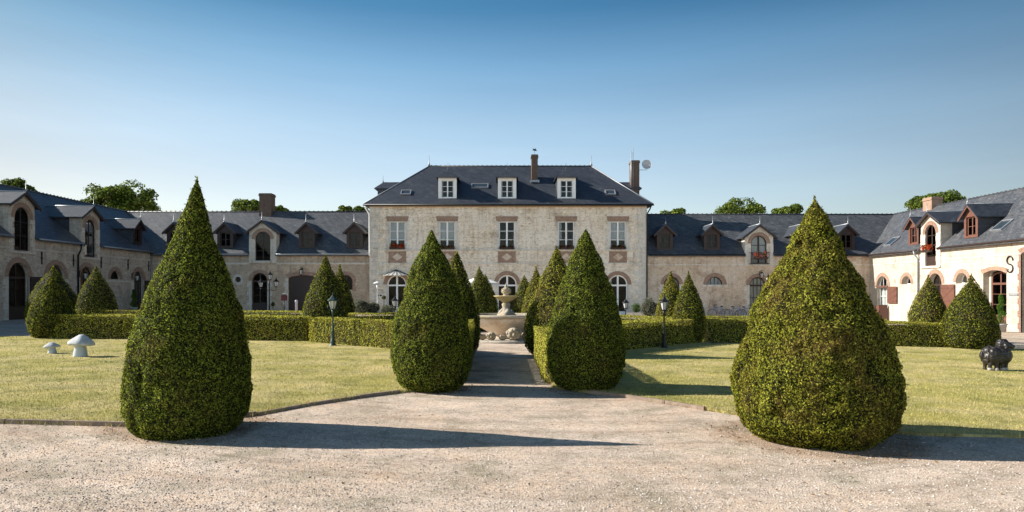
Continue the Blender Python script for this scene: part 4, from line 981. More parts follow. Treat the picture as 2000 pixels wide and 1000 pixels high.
# ------------------------------------------------------------ rear wings
YR = 53.5; sR = F / YR
zr = lambda py: EYE + (CY - py) / sR
def wood_dormer(parent, u, eave, tan, z0, z1, z2, w_=1.22, yf=.28, mat='brown', ww=.80):
    return dormer(parent, u, w_, z0, z1, z2, yf, eave, tan, M[mat], M['slate'], M['slate_hang'] if mat != 'x' else M[mat], (z0 + .12, z1 - .12, ww, 'rect'), ov=.26, drop=.16, trim=M[mat], winmat=M['brown'] if mat != 'red_wood' else M['red_wood'], wargs=dict(cols=2, rows=2, fr=.07, bar=.03, colbar=.08))
def stone_dormer(parent, u, eave, tan, z0, z1, z2, w_, op, wm, qm, arch='brick_soft', wmat=None, wargs=None):
    b = dormer(parent, u, w_, z0, z1, z2, -.03, eave, tan, M[wm], M['slate'], M['slate_hang'], op, ov=.26, drop=.16, stone_=True, trim=M['dark_wood'], winmat=wmat or M['dark_wood'], wargs=wargs or dict(cols=2, rows=3, fr=.06, bar=.03, colbar=.07))
    mb = MB(); c, t_ = u, .26; z0_, z1_, w0 = op[0], op[1], op[2]; sp = z1_ - w0 / 2
    A = [(c + (w0 / 2 + t_) * math.cos(math.pi * i / 20), sp + (w0 / 2 + t_) * math.sin(math.pi * i / 20)) for i in range(21)]
    B = [(c + (w0 / 2) * math.cos(math.pi * i / 20), sp + (w0 / 2) * math.sin(math.pi * i / 20)) for i in range(21)]
    mb.openring(A, B, -.055, .05); mb.build('arch_surround', M[arch], b)
    for s_ in (-1, 1):
        mb = MB(); z = z0; k = 0
        while z < sp - .02:
            zz = min(z + .33, sp); q = (w_ / 2 - w0 / 2) * (1 if k % 2 else .6)
            x0, x1 = sorted((c + s_ * (w_ / 2 + .01), c + s_ * (w_ / 2 - q + .01))); mb.box(x0, x1, -.05, .05, z, zz - .012); z = zz; k += 1
        mb.build('quoin', M[qm], b)
    mb = MB(); mb.box(u - w_ / 2, u + w_ / 2, -.10, .05, z0 - .1, z0 - .002); mb.build('sill', M[qm], b)
    return b
# left rear wing
X0, X1 = -27.3, (722.5 - CX) / sM
W1 = empty('rear_left_wing', ((X0 + X1) / 2, YR, 0)); tag(W1, 'low brown stone wing left of the main house with slate roof and dormers', 'building'); o1 = (X0 + X1) / 2
u1 = lambda px: (px - CX) / sR - o1
ea, rz_ = 4.86, 8.42; dp = 8.4
sd = u1(513.5); sdw = 2.1; tan1 = (rz_ - ea) / (dp / 2)
doorsL = [(u1(507), zr(533), 1.2, 'round'), (u1(593), zr(537.5), 2.35, 'seg')]
holes = [opening(c, -.6, z1, w_, k) for c, z1, w_, k in doorsL]
holes.append(opening(u1(676), zr(566), zr(537), 1.0, 'round')); holes.append(opening(u1(465), zr(551.5), zr(540.5), .44, 'oculus'))
holes.append(opening(u1(420), -.5, zr(533), 1.2, 'round'))
zc = zr(511)
out = [(X0 - o1, -1.2), (X1 - o1 + .02, -1.2), (X1 - o1 + .02, ea - .03), (sd + sdw / 2, ea - .03), (sd + sdw / 2, zc), (sd - sdw / 2, zc), (sd - sdw / 2, ea - .03), (X0 - o1, ea - .03)]
mb = MB(); wall_face(mb, out, holes); shell(mb, X0 - o1 - 4, X1 - o1, dp, ea, rz_)
mb.build('wall', M['stone_rear'], W1)
_, tan1 = front_roof(W1, X0 - 4.25 - o1, X1 - o1 + .01, ea, rz_, dp, [(sd - sdw / 2 + .02, sd + sdw / 2 - .02, .9)])
ridge_tiles(W1, [(X0 - 4.2 - o1, dp / 2, rz_), (X1 - o1, dp / 2, rz_)])
gutter(W1, [(X0 - o1 + .3, sd - sdw / 2 - .05), (sd + sdw / 2 + .05, X1 - o1 - .1)], ea, mat='lead')
for c in (338, 437, 597, 691): wood_dormer(W1, u1(c), ea, tan1, zr(484), zr(450), zr(433), w_=1.25)
stone_dormer(W1, sd, ea, tan1, zc, zr(450), zr(430), sdw, (zr(509), zr(452), 1.18, 'round'), 'quoin_left', 'quoin_left')
mb = MB(); mb.box(X0 - o1, sd - sdw / 2 - .02, -.05, .05, zr(516.5), zr(513)); mb.box(sd + sdw / 2 + .02, X1 - o1, -.05, .05, zr(516.5), zr(513)); mb.build('string_course', M['quoin_left'], W1)
for c, z1, w_, k in doorsL + [(u1(420), zr(533), 1.2, 'round')]:
    surround(W1, c, -.5, z1, w_, k, .26, M['brick_soft']); jambs(W1, c, -.6, z1 - (w_ / 2 if k == 'round' else .22), w_, .38, M['quoin_left'])
plank_door(W1, doorsL[1][0], -.3, doorsL[1][1] - .02, 2.3, 'seg', M['dark_wood'], name='garage_door')
glazed(W1, 'door', doorsL[0][0], -.2, doorsL[0][1] - .01, 1.18, 'round', M['dark_wood'], cols=2, rows=3, yy=.14, transom=doorsL[0][1] - .65, panel=.9)
glazed(W1, 'window', u1(676), zr(566), zr(537), 1.0, 'round', M['dark_wood'], cols=2, rows=2, yy=.14)
surround(W1, u1(676), 0, zr(537), 1.0, 'round', .28, M['brick_soft']); jambs(W1, u1(676), zr(569), zr(537) - .5, 1.0, .28, M['brick_soft'])
surround(W1, u1(465), zr(551.5), zr(540.5), .44, 'oculus', .2, M['quoin_left'])
mb = MB(); mb.prism(opening(u1(465), zr(551.5), zr(540.5), .44, 'oculus'), .18, .2); mb.build('oculus_shutter', M['brown'], W1)
cxx = u1(522) * 1.0; y = dp / 2; ux = (522 - CX) * (YR + y) / F - o1
chimney(W1, ux - .5, ux + .5, y - .5, y + .5, 7.6, EYE + (CY - 379) * (YR + y) / F, M['brick_dark'])
# right rear wing
X2, X3 = (1263 - CX) / sM, 28.3
o2 = (X2 + X3) / 2; W2 = empty('rear_right_wing', (o2, YR, 0)); tag(W2, 'low tan stone wing right of the main house, its left roof in shadow', 'building')
u2 = lambda px: (px - CX) / sR - o2
ea2, rz2 = 4.80, 8.2; sd2 = u2(1482); sdw2 = 2.2; zc2 = zr(517)
holes = [opening(u2(1312), -1.0, zr(540), 1.2, 'round'), opening(u2(1396.5), zr(556), zr(540.4), 1.22, 'round'), opening(u2(1480), -.9, zr(541), 1.27, 'round'), opening(u2(1585), -.9, zr(541), 1.27, 'round')]
out = [(X2 - o2 - .02, -1.5), (X3 - o2, -1.5), (X3 - o2, ea2 - .03), (sd2 + sdw2 / 2, ea2 - .03), (sd2 + sdw2 / 2, zc2), (sd2 - sdw2 / 2, zc2), (sd2 - sdw2 / 2, ea2 - .03), (X2 - o2 - .02, ea2 - .03)]
mb = MB(); wall_face(mb, out, holes); shell(mb, X2 - o2, X3 + 4 - o2, dp, ea2, rz2); mb.build('wall', M['stone_rearR'], W2)
_, tan2 = front_roof(W2, X2 - o2 - .01, X3 + 4.25 - o2, ea2, rz2, dp, [(sd2 - sdw2 / 2 + .02, sd2 + sdw2 / 2 - .02, .9)])
ridge_tiles(W2, [(X2 - o2, dp / 2, rz2), (X3 + 4.2 - o2, dp / 2, rz2)])
gutter(W2, [(X2 - o2 + .2, sd2 - sdw2 / 2 - .05), (sd2 + sdw2 / 2 + .05, X3 - o2 - .3)], ea2, mat='iron')
for c in (1300.5, 1392.5, 1570, 1657): wood_dormer(W2, u2(c), ea2, tan2, zr(487), zr(454), zr(437), w_=1.25)
stone_dormer(W2, sd2, ea2, tan2, zc2, zr(460), zr(438), sdw2, (zr(515), zr(460), 1.22, 'round'), 'stone_quoin', 'stone_quoin', wmat=M['brown'], wargs=dict(cols=2, rows=3, fr=.07, bar=.04, colbar=.12, curtain=[(.03, .48), (.52, .97)]))
mb = MB(); mb.box(X2 - o2, sd2 - sdw2 / 2 - .02, -.035, .05, zr(518), zr(516)); mb.box(sd2 + sdw2 / 2 + .02, X3 - o2, -.035, .05, zr(518), zr(516)); mb.build('string_course', M['stone_quoin'], W2)
for c in (1312, 1480, 1585):
    surround(W2, u2(c), -.6, zr(541) if c != 1312 else zr(540), 1.27 if c != 1312 else 1.2, 'round', .26, M['brick_soft']); jambs(W2, u2(c), -.9, zr(541) - .63, 1.27, .4, M['stone_quoin'])
    glazed(W2, 'glazed_door', u2(c), -.45, zr(541) - .01, 1.25 if c != 1312 else 1.18, 'round', M['brown'], cols=4, rows=2, yy=.12, fr=.07, bar=.035, colbar=.05, transom=zr(541) - .66, panel=.35, curtain=[(.02, .98)], curt_z=(.3, 5), cmat=M['cream_curtain'])
surround(W2, u2(1396.5), 0, zr(540.4), 1.22, 'round', .30, M['brick_soft'])
glazed(W2, 'lunette_window', u2(1396.5), zr(556), zr(540.4), 1.22, 'round', M['brown'], cols=4, rows=1, yy=.14, fr=.06, colbar=.04, curtain=[(.05, .95)])
mb = MB(); mb.box(u2(1372), u2(1421), -.08, .06, zr(560), zr(556.3)); mb.build('sill', M['stone_quoin'], W2)
# balcony rail and flowers on the right rear stone dormer
mb = MB(); bx0, bx1 = sd2 - .72, sd2 + .72; bz = zr(515) + .0
for k in range(15): x = bx0 + (bx1 - bx0) * k / 14; mb.tube([(x, -.3, bz), (x, -.3, bz + .85)], .012, 5)
mb.tube([(bx0, -.05, bz + .85), (bx0, -.3, bz + .85), (bx1, -.3, bz + .85), (bx1, -.05, bz + .85)], .022, 6); mb.tube([(bx0, -.05, bz), (bx0, -.3, bz), (bx1, -.3, bz), (bx1, -.05, bz)], .03, 6)
mb.build('balcony_rail', M['iron'], W2)
flowers(sd2 + o2, YR - .42, bz + .32, 1.1, 'red and white flowers hanging on the balcony rail of the right rear wing', n=170, h=.6)

# ------------------------------------------------------------ side wings
def yl(px, X): return F * abs(X) / abs(CX - px)
# left side wing: local x = world Y - 33, outward (local -y) = world +X
W3 = empty('left_side_wing', (-27.3, 33, 0), R(90)); tag(W3, 'long grey flint stable wing on the left, in shade, with arched dark doors', 'building')
L3 = 20.5 + 4.2; ea3, rz3 = 5.02, 8.42
dA, dB = 39.1 - 33, 45.55 - 33
doors3 = [(38.85, 3.38, 1.6), (42.1, 3.38, 1.7), (45.2, 3.38, 1.45), (51.6, 3.3, 1.35)]
holes = [opening(c - 33, -.6, z, w_, 'round') for c, z, w_ in doors3] + [opening(48.5 - 33, 2.62, 3.22, 1.2, 'round')]
zA, zB = 4.0, 3.97; dw = 2.05
out = [(-11, -1), (20.5, -1), (20.5, ea3 - .03), (dB + dw / 2, ea3 - .03), (dB + dw / 2, zB), (dB - dw / 2, zB), (dB - dw / 2, ea3 - .03), (dA + dw / 2, ea3 - .03), (dA + dw / 2, zA), (dA - dw / 2, zA), (dA - dw / 2, ea3 - .03), (-11, ea3 - .03)]
mb = MB(); wall_face(mb, out, holes); shell(mb, -11, L3 + 3.9, dp, ea3, rz3); mb.build('wall', M['stone_left'], W3)
_, tan3 = front_roof(W3, -11.25, L3, ea3, rz3, dp, [(dA - dw / 2 + .02, dA + dw / 2 - .02, .9), (dB - dw / 2 + .02, dB + dw / 2 - .02, .9)])
ridge_tiles(W3, [(-11.2, dp / 2, rz3), (L3, dp / 2, rz3)])
gutter(W3, [(-11, dA - dw / 2 - .05), (dA + dw / 2 + .05, dB - dw / 2 - .05), (dB + dw / 2 + .05, 20.2)], ea3, mat='lead')
stone_dormer(W3, dA, ea3, tan3, zA, 6.75, 7.42, dw, (4.06, 6.52, 1.27, 'round'), 'stone_left', 'quoin_left')
stone_dormer(W3, dB, ea3, tan3, zB, 6.72, 7.40, dw, (4.02, 6.50, 1.22, 'round'), 'stone_left', 'quoin_left')
wood_dormer(W3, 52.0 - 33, ea3, tan3, 5.35, 6.62, 7.22, w_=1.25)
mb = MB(); 
for a_, b_ in ((-11, dA - dw / 2 - .02), (dA + dw / 2 + .02, dB - dw / 2 - .02), (dB + dw / 2 + .02, 20.45)): mb.box(a_, b_, -.05, .05, 4.12, 4.22)
mb.box(dB + 1.2, 18.0 - .35, -.05, .05, 2.42, 2.56)
mb.build('string_course', M['quoin_left'], W3)
for i, (c, z, w_) in enumerate(doors3):
    surround(W3, c - 33, 0, z, w_, 'round', .3, M['brick_soft']); jambs(W3, c - 33, -.6, z - w_ / 2, w_, .42, M['quoin_left'])
    if i == 1: plank_door(W3, c - 33, 0, z - .02, w_ - .04, 'round', M['dark_wood'])
    else: glazed(W3, 'door', c - 33, 0, z - .01, w_ - .02, 'round', M['dark_wood'], cols=2, rows=3, yy=.16, transom=z - w_ / 2 - .05, panel=.9)
    if i in (0, 3): leaf_open(W3, c - 33 + w_ / 2 + .05, c - 33 + w_ / 2 + 1.35, .25, 2.6, M['dark_wood'])
surround(W3, 48.5 - 33, 0, 3.22, 1.2, 'round', .28, M['brick_soft']); glazed(W3, 'lunette_window', 48.5 - 33, 2.62, 3.22, 1.2, 'round', M['dark_wood'], cols=2, rows=1, yy=.14, fr=.05)
for yy_ in (40.75, 43.75, 46.75, 50.1, 53.0): anchor_bar(W3, yy_ - 33, 3.72)
gut(W3, [(44.05 - 33, -.35, ea3 - .25), (44.1 - 33, -.3, ea3 - .6), (44.15 - 33, -.09, ea3 - .95), (44.15 - 33, -.09, .1)], 'iron', .055, 'downpipe')
gut(W3, [(20.3, -.1, ea3 - .2), (20.3, -.1, 0)], 'lead', .05, 'downpipe')
# right side wing: local x = 53.5 - world Y, outward = world -X
XR = 28.3; W4 = empty('right_side_wing', (XR, 53.5, 0), R(-90)); tag(W4, 'sunlit cream stone wing on the right with red brown doors and dormers', 'building')
ea4, rz4 = 4.78, 8.2; l4 = 22.0; q = lambda Y: 53.5 - Y
dR = q(45.85); dwr = 2.1; zR = 3.42
D4 = [(51.75, 2.9, 1.5, 'round'), (45.4, 2.95, 1.35, 'round')]
L4 = [(48.65, 2.27, 2.85, 1.1), (42.75, 2.25, 2.9, 1.1)]
holes = [opening(q(c), -1.0, z, w_, k) for c, z, w_, k in D4] + [opening(q(c), a_, b_, w_, 'round') for c, a_, b_, w_ in L4]
holes += [opening(q(39.9), -1.0, 2.98, 1.9, 'seg'), opening(q(36.85), -1.0, 4.0, 2.0, 'seg')]
out = [(0, -1.6), (l4, -1.6), (l4, ea4 - .03), (dR + dwr / 2, ea4 - .03), (dR + dwr / 2, zR), (dR - dwr / 2, zR), (dR - dwr / 2, ea4 - .03), (0, ea4 - .03)]
mb = MB(); wall_face(mb, out, holes, depth=.45); shell(mb, -4, l4, dp, ea4, rz4); mb.build('wall', M['stone_right'], W4)
_, tan4 = front_roof(W4, -4.2, l4 + .2, ea4, rz4, dp, [(dR - dwr / 2 + .02, dR + dwr / 2 - .02, .9)])
ridge_tiles(W4, [(-4.2, dp / 2, rz4), (l4, dp / 2, rz4)])
gutter(W4, [(.2, dR - dwr / 2 - .05), (dR + dwr / 2 + .05, l4)], ea4, mat='brown')
stone_dormer(W4, dR, ea4, tan4, zR, 6.4, 7.05, dwr, (3.46, 6.18, 1.15, 'round'), 'stone_right', 'stone_quoin', arch='brick', wmat=M['brown'], wargs=dict(cols=2, rows=3, fr=.07, bar=.04, colbar=.09, panel=4.2))
wood_dormer(W4, q(48.3), ea4, tan4, 5.02, 6.35, 7.0, w_=1.2, mat='red_wood', ww=.78)
wood_dormer(W4, q(42.35), ea4, tan4, 5.05, 6.45, 7.12, w_=1.25, mat='red_wood', ww=.85)
mb = MB(); mb.box(0, dR - dwr / 2 - .03, -.02, .05, 3.78, 3.83); mb.box(dR + dwr / 2 + .03, q(38.0), -.02, .05, 3.78, 3.83); mb.build('string_course', M['stone_quoin'], W4)
for c, z, w_, k in D4:
    surround(W4, q(c), 0, z, w_, k, .28, M['brick_soft'])
for c, a_, b_, w_ in L4:
    surround(W4, q(c), 0, b_, w_, 'round', .26, M['brick_soft']); glazed(W4, 'lunette_window', q(c), a_, b_, w_, 'round', M['white'], cols=2, rows=1, yy=.34, fr=.05)
# stable door with glazed upper leaf standing open
c = q(51.75); glazed(W4, 'stable_door', c, -.5, 2.89, 1.48, 'round', M['white'], cols=3, rows=2, yy=.2, transom=2.1, panel=.72, colbar=.05, curtain=[(.03, .97)], curt_z=(.6, 2.1))
mb = MB(); mb.box(c - .78, c + .78, -.12, -.06, -.55, .70); mb.box(c - .72, c + .72, -.15, -.12, .5, .62); mb.box(c - .72, c + .72, -.15, -.12, -.2, -.08); mb.build('lower_door_leaf', M['red_wood'], W4)
mb = MB(); mb.box(c - .80, c + .80, -.08, .0, 2.08, 2.2); mb.build('door_lintel', M['red_wood'], W4)
leaf_open(W4, c + .82, c + 2.05, .9, 2.12, M['red_wood'], 'upper_door_leaf')
mb = MB(); mb.box(c + .79, c + .9, -.75, -.1, -.5, .78); mb.build('door_post', M['red_wood'], W4)
c = q(45.4); glazed(W4, 'stable_door', c, -.5, 2.93, 1.33, 'round', M['brown'], cols=2, rows=2, yy=.3, transom=2.2, panel=.7)
leaf_open(W4, c + .72, c + 2.05, .2, 2.2, M['red_wood'], 'upper_door_leaf')
# entrance
c = q(39.9); surround(W4, c, 0, 2.98, 1.9, 'seg', .22, M['brick_soft'])
glazed(W4, 'entrance_door', c, -.45, 2.90, 1.5, 'seg', M['red_wood'], cols=2, rows=3, yy=.36, transom=2.2, panel=.4, fr=.1)
mb = MB(); mb.box(c - .95, c - .75, .33, .44, -1, 2.97); mb.box(c + .75, c + .95, .33, .44, -1, 2.97); mb.build('door_jamb', M['stone_quoin'], W4)
c = q(36.85); surround(W4, c, 0, 4.0, 2.0, 'seg', .25, M['brick']); jambs(W4, c, -1, 3.8, 2.0, .25, M['brick'])
plank_door(W4, c, -.5, 3.97, 1.98, 'seg', M['brown'], yy=.35, name='cart_door')
anchor_S(W4, q(38.64), 3.27, .9)
mb = MB(); mb.box(q(38.75), q(38.05), -.05, -.02, 1.52, 1.66); tag(mb.build('name_plate', M['zinc'], W4))
gut(W4, [(q(47.25), -.33, ea4 - .25), (q(47.2), -.3, ea4 - .5), (q(47.15), -.09, ea4 - .8), (q(47.15), -.09, -.4)], 'lead', .055, 'downpipe')
def side_y(px, py, X=XR):  # roof point of the right wing under a pixel
    y = .5
    for _ in range(60):
        Y = F * (X + y) / (px - CX); z = EYE + (CY - py) * Y / F; y = .7 * y + .3 * max(0, (z - ea4) / tan4)
    return Y, y
for px, py in ((1733, 481), (1945, 452)):
    Y, y = side_y(px, py); skylight(W4, q(Y), y, ea4, tan4, .95, 1.0)
Yc = 49.0; Yc = F * (XR + dp / 2) / (1820 - CX)
chimney(W4, q(Yc) - .55, q(Yc) + .55, dp / 2 - .35, dp / 2 + .45, 7.5, EYE + (CY - 386) * Yc / F, M['brick_soft'])
flowers(0, 0, 0, 1.0, 'orange red flowers in a basket at the tall dormer door of the cream wing', n=380, h=.5)
fb = [o for o in COL.objects if o.name.startswith('flower_box')][-1]; fb.location = (XR - .32, 45.9, 4.35); fb.rotation_euler = (0, 0, R(90))

# ------------------------------------------------------------ lanterns on walls
def wall_lantern(x, y, z, rz, label):
    t = empty('wall_lantern', (x, y, z), rz); tag(t, label, 'lantern', 'iron lanterns on the walls')
    mb = MB(); mb.tube([(0, 0, .1), (0, -.12, .28), (0, -.32, .30), (0, -.4, .18)], .016, 6); mb.box(-.03, .03, -.015, .0, -.12, .25); mb.build('bracket', M['iron'], t)
    mb = MB(); mb.lathe([(.02, .18), (.13, .08), (.14, .05)], (0, -.4, 0), 6); mb.lathe([(.07, -.28), (.05, -.33), (.01, -.36)], (0, -.4, 0), 6)
    for k in range(6): a_ = k * math.pi / 3; mb.tube([(.13 * math.cos(a_), -.4 + .13 * math.sin(a_), .05), (.075 * math.cos(a_), -.4 + .075 * math.sin(a_), -.28)], .01, 4)
    mb.build('cage', M['iron'], t)
    mb = MB(); mb.lathe([(.065, -.27), (.12, .05)], (0, -.4, 0), 6, smooth=False); mb.build('glass', M['frost'], t)
wall_lantern((591 - CX) / sR, YR - .03, 3.35, 0, 'iron lantern above the wide dark garage door of the left rear wing')
wall_lantern((1484 - CX) / sR, YR - .03, 3.1, 0, 'iron lantern below the balcony of the right rear wing')
wall_lantern(-27.27, 44.35, 2.85, R(90), 'iron lantern on the grey wing beside the downpipe')
wall_lantern(-27.27, 50.6, 2.85, R(90), 'iron lantern on the grey wing beside the farthest arched door')

# ------------------------------------------------------------ lamp posts
def lantern_head(t, x, y, z, s_=1.0, mat='iron_green'):
    mb = MB(); mb.lathe([(.05 * s_, 0), (.07 * s_, .02 * s_), (.075 * s_, .04 * s_)], (x, y, z), 6)
    for k in range(6):
        a_ = k * math.pi / 3; mb.tube([(x + .075 * s_ * math.cos(a_), y + .075 * s_ * math.sin(a_), z + .04 * s_), (x + .125 * s_ * math.cos(a_), y + .125 * s_ * math.sin(a_), z + .28 * s_)], .008 * s_, 4)
    mb.lathe([(.17 * s_, .28 * s_), (.165 * s_, .30 * s_), (.08 * s_, .37 * s_), (.06 * s_, .40 * s_), (.035 * s_, .43 * s_), (.015 * s_, .46 * s_), (.02 * s_, .48 * s_), (.004 * s_, .55 * s_)], (x, y, z), 6, smooth=False)
    h = mb.build('lantern', M[mat], t)
    mb = MB(); mb.lathe([(.07 * s_, .045 * s_), (.115 * s_, .275 * s_)], (x, y, z), 6, smooth=False); mb.build('glass', M['frost'], h)
def lamp_post(px, base, top, label, mat='iron_green', Yfix=None, group='small garden lamp posts'):
    if Yfix: Y = Yfix; X = (px - CX) / F * Y
    else: X, Y = at(px, base)
    g = gz(X); H = EYE + (CY - top) * Y / F - g
    t = empty('lamp_post', (X, Y, g)); tag(t, label, 'lamp post', group)
    mb = MB(); hz = H - .55
    mb.lathe([(.13, 0), (.13, .04), (.09, .07), (.075, .12), (.085, .16), (.055, .2), (.05, .42), (.062, .45), (.035, .5), (.027, hz * .7), (.024, hz - .12), (.045, hz - .1), (.028, hz - .06), (.05, hz + .0)], seg=12)
    mb.build('post', M[mat], t)
    mb = MB(); 
    for s_ in (-1, 1): mb.tube([(0, 0, hz + .02), (s_ * .12, 0, hz + .02), (s_ * .17, 0, hz + .08), (s_ * .13, 0, hz + .13)], .012, 5)
    mb.build('scroll', M[mat], t)
    lantern_head(t, 0, 0, hz, 1.0, mat); return t
lamp_post(650, 677, 570, 'green iron lamp post in front of the sunlit slanting hedge')
lamp_post(1297, 681, 573, 'black iron lamp post in front of the shaded slanting hedge', 'iron')
lamp_post(771, 0, 576, 'far lamp post near the glazed canopy door, left of the path cones', 'iron', Yfix=31.5)
lamp_post(1222, 0, 580, 'far lamp post right of the path cones, near the round green bush', 'iron', Yfix=31.5)
def cluster(px, Y, label, sc=1.0, heads=((-.62, 1.9), (0.05, 2.45), (.5, 1.95))):
    X = (px - CX) / F * Y; g = gz(X); t = empty('lamp_cluster', (X, Y, g)); tag(t, label, 'lamp post')
    mb = MB(); mb.lathe([(.18, 0), (.16, .1), (.07, .2), (.05, .6), (.04, 1.9), (.05, 2.4)], seg=10); mb.build('post', M['iron'], t)
    for x, z in heads:
        if abs(x) > .1:
            mb = MB(); mb.tube([(0, 0, z - .15), (x * .5, 0, z - .28), (x, 0, z - .2), (x, 0, z)], .022, 6); mb.build('arm', M['iron'], t)
        lantern_head(t, x, 0, z, 1.35, 'iron')
cluster(526, 50.5, 'multi armed lamp post before the arched door of the left rear wing')
cluster(1500, 50.5, 'multi armed lamp post behind the widest cone, at the right rear wing', heads=((-.35, 1.6), (.0, 2.7), (.6, 2.0)))

# ------------------------------------------------------------ fountain
FX = (988.5 - CX) / F * 24.6; FY = 24.6
ft = empty('stone_fountain', (FX, FY, 0)); ft.scale = (1, 1, .96); tag(ft, 'two tier pink stone fountain with a pineapple finial at the end of the path', 'fountain')
mb = MB(); mb.lathe([(1.75, -.1), (1.75, .07), (1.70, .10), (.2, .10)], seg=48); mb.build('base_step', M['kerb'], ft)
mb = MB(); mb.lathe([(.62, .09), (.60, .16), (.50, .20), (.55, .26), (.72, .36), (1.0, .52), (1.22, .66), (1.32, .78), (1.34, .84)], seg=48); mb.build('basin', M['fountain'], ft)
mb = MB(); mb.lathe([(1.34, .84), (1.46, .86), (1.49, .90), (1.47, .955), (1.38, .965), (1.30, .95), (1.28, .86), (.05, .84)], seg=48); mb.build('basin_rim', M['fountain_pale'], ft)
wm, n_, b_ = newmat('fountain_water'); b_.inputs['Base Color'].default_value = (.03, .05, .045, 1); b_.inputs['Roughness'].default_value = .05
mb = MB(); mb.lathe([(1.27, .88), (.01, .885)], seg=32); mb.build('water', wm, ft)
def squash(m_):
    for v_ in m_.v: v_.z = .85 + (v_.z - .85) * .84
# carved column: three dolphins / leaves twisting round a stem
mb = MB(); mb.lathe([(.36, .85), (.34, .92), (.24, 1.0), (.15, 1.12), (.13, 1.3), (.16, 1.42), (.10, 1.5), (.12, 1.56)], seg=20)
for k in range(3):
    a0 = k * 2.09 + .4
    P = [(math.cos(a0 + j * .28) * (.25 - .055 * j if j < 4 else .08), math.sin(a0 + j * .28) * (.25 - .055 * j if j < 4 else .08), .95 + j * .095) for j in range(6)]
    mb.tube(P, [.11, .10, .08, .06, .045, .03], 10)
    mb.sphere((math.cos(a0) * .27, math.sin(a0) * .27, .93), .11, 12, 8, (1.1, 1.1, .8))
squash(mb); mb.build('carved_column', M['fountain_pale'], ft)
mb = MB(); mb.lathe([(.10, 1.50), (.16, 1.53), (.24, 1.60), (.34, 1.68), (.42, 1.76), (.45, 1.78), (.43, 1.80), (.38, 1.79), (.12, 1.72)], seg=36)
squash(mb); mb.build('upper_bowl', plain('yellowed_stone', (.50, .38, .17), .9, 0, .3, 5), ft)
mb = MB(); mb.lathe([(.10, 1.72), (.13, 1.80), (.09, 1.85), (.12, 1.88), (.16, 1.95), (.165, 2.03), (.13, 2.11), (.08, 2.15), (.05, 2.18), (.06, 2.21), (.03, 2.28), (.006, 2.36)], seg=16)
for k in range(40):
    a_ = k * 2.4; z = 1.91 + .2 * (k / 40); r_ = .165 - abs(z - 2.0) * .25; mb.sphere((math.cos(a_) * r_, math.sin(a_) * r_, z), .024, 6, 4)
squash(mb); mb.build('pineapple_finial', M['fountain_pale'], ft)
def carving(x, y, r_, label, kind, sx=1):
    t = MB(); z = .10 + r_ * .82
    if kind == 'ball':
        t.sphere((0, 0, 0), r_, 24, 16, (1, 1, .92))
        for k in range(9):   # curly carved mane and face
            a_ = k * .7; t.sphere((math.cos(a_) * r_ * .55, -r_ * .72, math.sin(a_) * r_ * .5), r_ * .28, 10, 8)
        t.sphere((0, -r_ * .95, -.02), r_ * .25, 10, 8); t.sphere((-r_ * .8, -.1, r_ * .2), r_ * .3, 10, 8); t.sphere((r_ * .8, -.1, r_ * .2), r_ * .3, 10, 8)
    else:
        t.sphere((0, 0, 0), r_, 18, 12, (1.25, 1, .85)); t.sphere((-r_ * .5, -r_ * .5, r_ * .5), r_ * .5, 12, 8); t.sphere((r_ * .7, -r_ * .3, -.02), r_ * .45, 12, 8)
        t.tube([(r_ * .8, 0, 0), (r_ * 1.5, 0, -r_ * .2), (r_ * 1.9, 0, r_ * .1)], [r_ * .5, r_ * .3, r_ * .1], 8)
    o = t.build('stone_carving', M['fountain_pale'], None); o.location = (FX + x, FY + y, z)
    tag(o, label, 'stone carving', 'carved stones round the fountain foot')
carving(.26, -1.42, .25, 'large round carved stone head at the fountain foot, right of centre', 'ball')
carving(-.50, -1.45, .16, 'medium carved stone ball at the fountain foot, left of centre', 'ball')
carving(-.82, -1.38, .13, 'small dark carved stone at the left edge of the fountain foot', 'x')
carving(-.12, -1.5, .10, 'low flat carved stone between the two round ones at the fountain', 'x')
carving(.72, -1.30, .16, 'upright carved stone at the right edge of the fountain foot', 'x')

# ------------------------------------------------------------ lawn ornaments
def mushroom(px, base, top, wpx, label, seed):
    X, Y = at(px, base); s_ = Y / F; H = (base - top) * s_; R_ = wpx / 2 * s_
    t = empty('stone_mushroom', (X, Y, gz(X) + .03)); tag(t, label, 'garden ornament', 'stone mushrooms on the left lawn')
    mb = MB(); mb.lathe([(R_ * .58, -.02), (R_ * .56, .03), (R_ * .50, H * .25), (R_ * .40, H * .5), (R_ * .36, H * .62)], seg=18); mb.build('stem', M['mush_stem'], t)
    mb = MB(Matrix.Translation((0, 0, 0)) @ Matrix.Rotation(R(4 * (1 if seed else -1)), 4, 'Y')); mb.lathe([(R_ * .3, H * .56), (R_ * .86, H * .52), (R_ * 1.0, H * .57), (R_ * .98, H * .64), (R_ * .72, H * .78), (R_ * .42, H * .90), (R_ * .22, H * .98), (R_ * .08, H * 1.0), (.001, H * 1.0)], seg=28)
    o = mb.build('cap', M['mush'], t)
    for v in o.data.vertices:
        a_ = math.atan2(v.co.y, v.co.x); k = 1 + .06 * math.sin(a_ * 2 + seed * 2) + .04 * math.sin(a_ * 5 + seed); v.co.x *= k; v.co.y *= k
mushroom(157, 699, 655.5, 46, 'large pale stone mushroom on the left lawn', 1)
mushroom(102, 692.5, 670.5, 28, 'small pale stone mushroom on the left lawn', 0)

